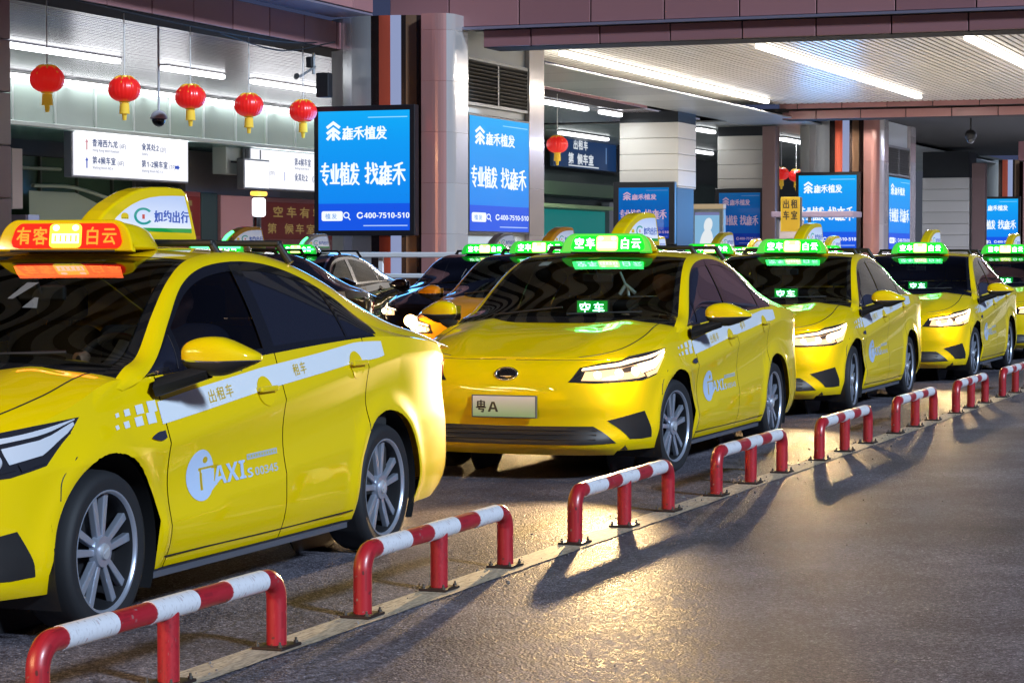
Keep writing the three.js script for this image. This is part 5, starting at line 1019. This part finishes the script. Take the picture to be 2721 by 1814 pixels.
{
  const pale = std(rgb(0.55, 0.66, 0.62), 0.4, 0.2), blue = std(rgb(0.1, 0.5, 0.8), 0.6), green = std(rgb(0.2, 0.5, 0.25), 0.6), paper = std(rgb(0.75, 0.72, 0.78), 0.7);
  const ch = part('hanging_charm', [bar([0.16, 1.37, 0.36], [0.22, 1.28, 0.42], 0.009, 6), bar([0.22, 1.28, 0.42], [0.3, 1.22, 0.44], 0.014, 6), bar([0.22, 1.28, 0.42], [0.18, 1.21, 0.44], 0.014, 6), bar([0.24, 1.27, 0.42], [0.25, 1.2, 0.44], 0.012, 6)], pale, second);
  part('sticker', sheet(2, 2, (a, b) => across(lerp(4.2, 4.5, a), lerp(-0.72, -0.6, b), -0.006)), paper, second);
  part('dashboard_cloth', [new THREE.SphereGeometry(0.035, 12, 8).scale(1, 0.7, 1).translate(-0.18, 1.045, 0.92)], blue, first);
  part('dashboard_leaf', [tube([[-0.15, 1.045, 0.93], [-0.06, 1.035, 0.96], [0.04, 1.04, 0.94], [0.12, 1.05, 0.92]], 0.014, 6)], green, first);
  part('sticker', sheet(3, 2, (a, b) => across(lerp(3.2, 3.75, a), lerp(0.02, 0.06 + 0.05 * a, b), -0.008)), paper, first);
  part('sticker', sheet(3, 2, (a, b) => across(lerp(2.9, 3.25, a), lerp(0.2, 0.3 - 0.07 * a, b), -0.008)), paper, first);
}

// ---------------------------------------------------------------- drivers
function fleshOut(bones, lo, hi, n) { // one skin over tapered capsules [ax, ay, az, ra, bx, by, bz, rb]
  const mc = new MarchingCubes(n, new THREE.MeshStandardMaterial(), false, false, 60000), S = Math.max(hi[0] - lo[0], hi[1] - lo[1], hi[2] - lo[2]) / 2, C = lo.map((v, k) => (v + hi[k]) / 2), half = n / 2;
  for (let z = 0; z < n; z++) for (let y = 0; y < n; y++) for (let x = 0; x < n; x++) {
    const p = [C[0] + ((x - half) / half) * S, C[1] + ((y - half) / half) * S, C[2] + ((z - half) / half) * S]; let acc = 0; const K = 26 / S * 0.35;
    for (const [ax, ay, az, ra, bx, by, bz, rb] of bones) {
      const d = [bx - ax, by - ay, bz - az], q = [p[0] - ax, p[1] - ay, p[2] - az], t = clamp((q[0] * d[0] + q[1] * d[1] + q[2] * d[2]) / (d[0] ** 2 + d[1] ** 2 + d[2] ** 2 || 1), 0, 1);
      acc += Math.exp(-K * (Math.hypot(q[0] - d[0] * t, q[1] - d[1] * t, q[2] - d[2] * t) - lerp(ra, rb, t)));
    }
    mc.field[x + y * n + z * n * n] = Math.log(acc + 1e-30) / K;
  }
  mc.isolation = 0; mc.update();
  const g = new THREE.BufferGeometry(), m = mc.count;
  g.setAttribute('position', new THREE.Float32BufferAttribute(mc.positionArray.slice(0, m * 3), 3)); g.setAttribute('normal', new THREE.Float32BufferAttribute(mc.normalArray.slice(0, m * 3), 3));
  g.scale(S, S, S).translate(...C); g.computeVertexNormals();
  return g;
}
const skin = std(rgb(0.3, 0.18, 0.12), 0.6), hairMat = std(rgb(0.012, 0.011, 0.011), 0.6);
function driver(label, car, shirt) { // seated behind the wheel, both hands on it, looking ahead
  const o = thing('person', label, 'person'); o.position.copy(car.position); o.rotation.copy(car.rotation);
  const hx = 0.37, head = [[hx, 1.29, -0.12, 0.082, hx, 1.335, -0.125, 0.09], [hx, 1.235, -0.09, 0.052, hx, 1.29, -0.085, 0.066], [hx, 1.215, -0.075, 0.03, hx, 1.225, -0.07, 0.028], [hx, 1.285, -0.028, 0.012, hx, 1.262, -0.006, 0.014], [hx - 0.086, 1.285, -0.125, 0.012, hx - 0.088, 1.265, -0.12, 0.01], [hx + 0.086, 1.285, -0.125, 0.012, hx + 0.088, 1.265, -0.12, 0.01], [hx, 1.12, -0.15, 0.055, hx, 1.22, -0.125, 0.05]];
  const flesh = [fleshOut(head, [hx - 0.16, 1.1, -0.3], [hx + 0.16, 1.46, 0.06], 72)];
  for (const s of [-1, 1]) {
    const wx = hx + s * 0.165, wrist = [wx + s * 0.02, 1.0, 0.36], kn = [wx, 1.035, 0.425], hand = [[...wrist, 0.028, wx + s * 0.012, 1.02, 0.4, 0.032]];
    for (let f = 0; f < 4; f++) { const y = 1.052 - f * 0.02, L = [0.9, 1, 0.95, 0.75][f]; hand.push([wx + s * 0.012, y - 0.012, 0.41, 0.01, kn[0] - s * 0.004, y, 0.455, 0.0095], [kn[0] - s * 0.004, y, 0.455, 0.0095, kn[0] - s * 0.03 * L, y, 0.468, 0.009], [kn[0] - s * 0.03 * L, y, 0.468, 0.009, kn[0] - s * 0.04 * L, y, 0.445, 0.008]); }
    hand.push([wx, 1.02, 0.395, 0.014, wx - s * 0.03, 1.05, 0.42, 0.011], [wx - s * 0.03, 1.05, 0.42, 0.011, wx - s * 0.036, 1.062, 0.44, 0.009]);
    flesh.push(fleshOut(hand, [wx - 0.08, 0.95, 0.33], [wx + 0.08, 1.11, 0.49], 60), fleshOut([[hx + s * 0.265, 0.875, 0.14, 0.042, ...wrist, 0.03]], [hx + s * 0.26 - 0.16, 0.78, 0.08], [hx + s * 0.26 + 0.16, 1.1, 0.42], 40));
  }
  const body = part('body', flesh, skin, o);
  const cloth = [[hx, 0.66, -0.02, 0.15, hx, 0.86, -0.1, 0.155], [hx - 0.06, 0.9, -0.13, 0.13, hx - 0.08, 1.04, -0.16, 0.1], [hx + 0.06, 0.9, -0.13, 0.13, hx + 0.08, 1.04, -0.16, 0.1], [hx - 0.17, 1.075, -0.16, 0.062, hx + 0.17, 1.075, -0.16, 0.062]];
  for (const s of [-1, 1]) cloth.push([hx + s * 0.19, 1.07, -0.15, 0.066, hx + s * 0.265, 0.885, 0.1, 0.052], [hx + s * 0.265, 0.885, 0.1, 0.052, hx + s * 0.255, 0.9, 0.17, 0.05], [hx + s * 0.09, 0.64, 0.0, 0.1, hx + s * 0.12, 0.66, 0.42, 0.08]);
  part('clothing', fleshOut(cloth, [hx - 0.4, 0.5, -0.34], [hx + 0.4, 1.2, 0.52], 80), shirt, body);
  part('hair', fleshOut([[hx, 1.335, -0.145, 0.092, hx, 1.36, -0.12, 0.086], [hx, 1.3, -0.17, 0.07, hx, 1.25, -0.165, 0.05], [hx - 0.045, 1.385, -0.09, 0.04, hx + 0.045, 1.385, -0.09, 0.04]], [hx - 0.16, 1.15, -0.32], [hx + 0.16, 1.5, 0.02], 56), hairMat, body);
  return o;
}
driver('driver in a dark blue shirt at the front window of the nearest taxi', first, std(rgb(0.1, 0.13, 0.19), 0.85));
driver('driver in dark clothes behind the windscreen of the second taxi', second, std(rgb(0.06, 0.06, 0.09), 0.8));
renderer.render(scene, camera);
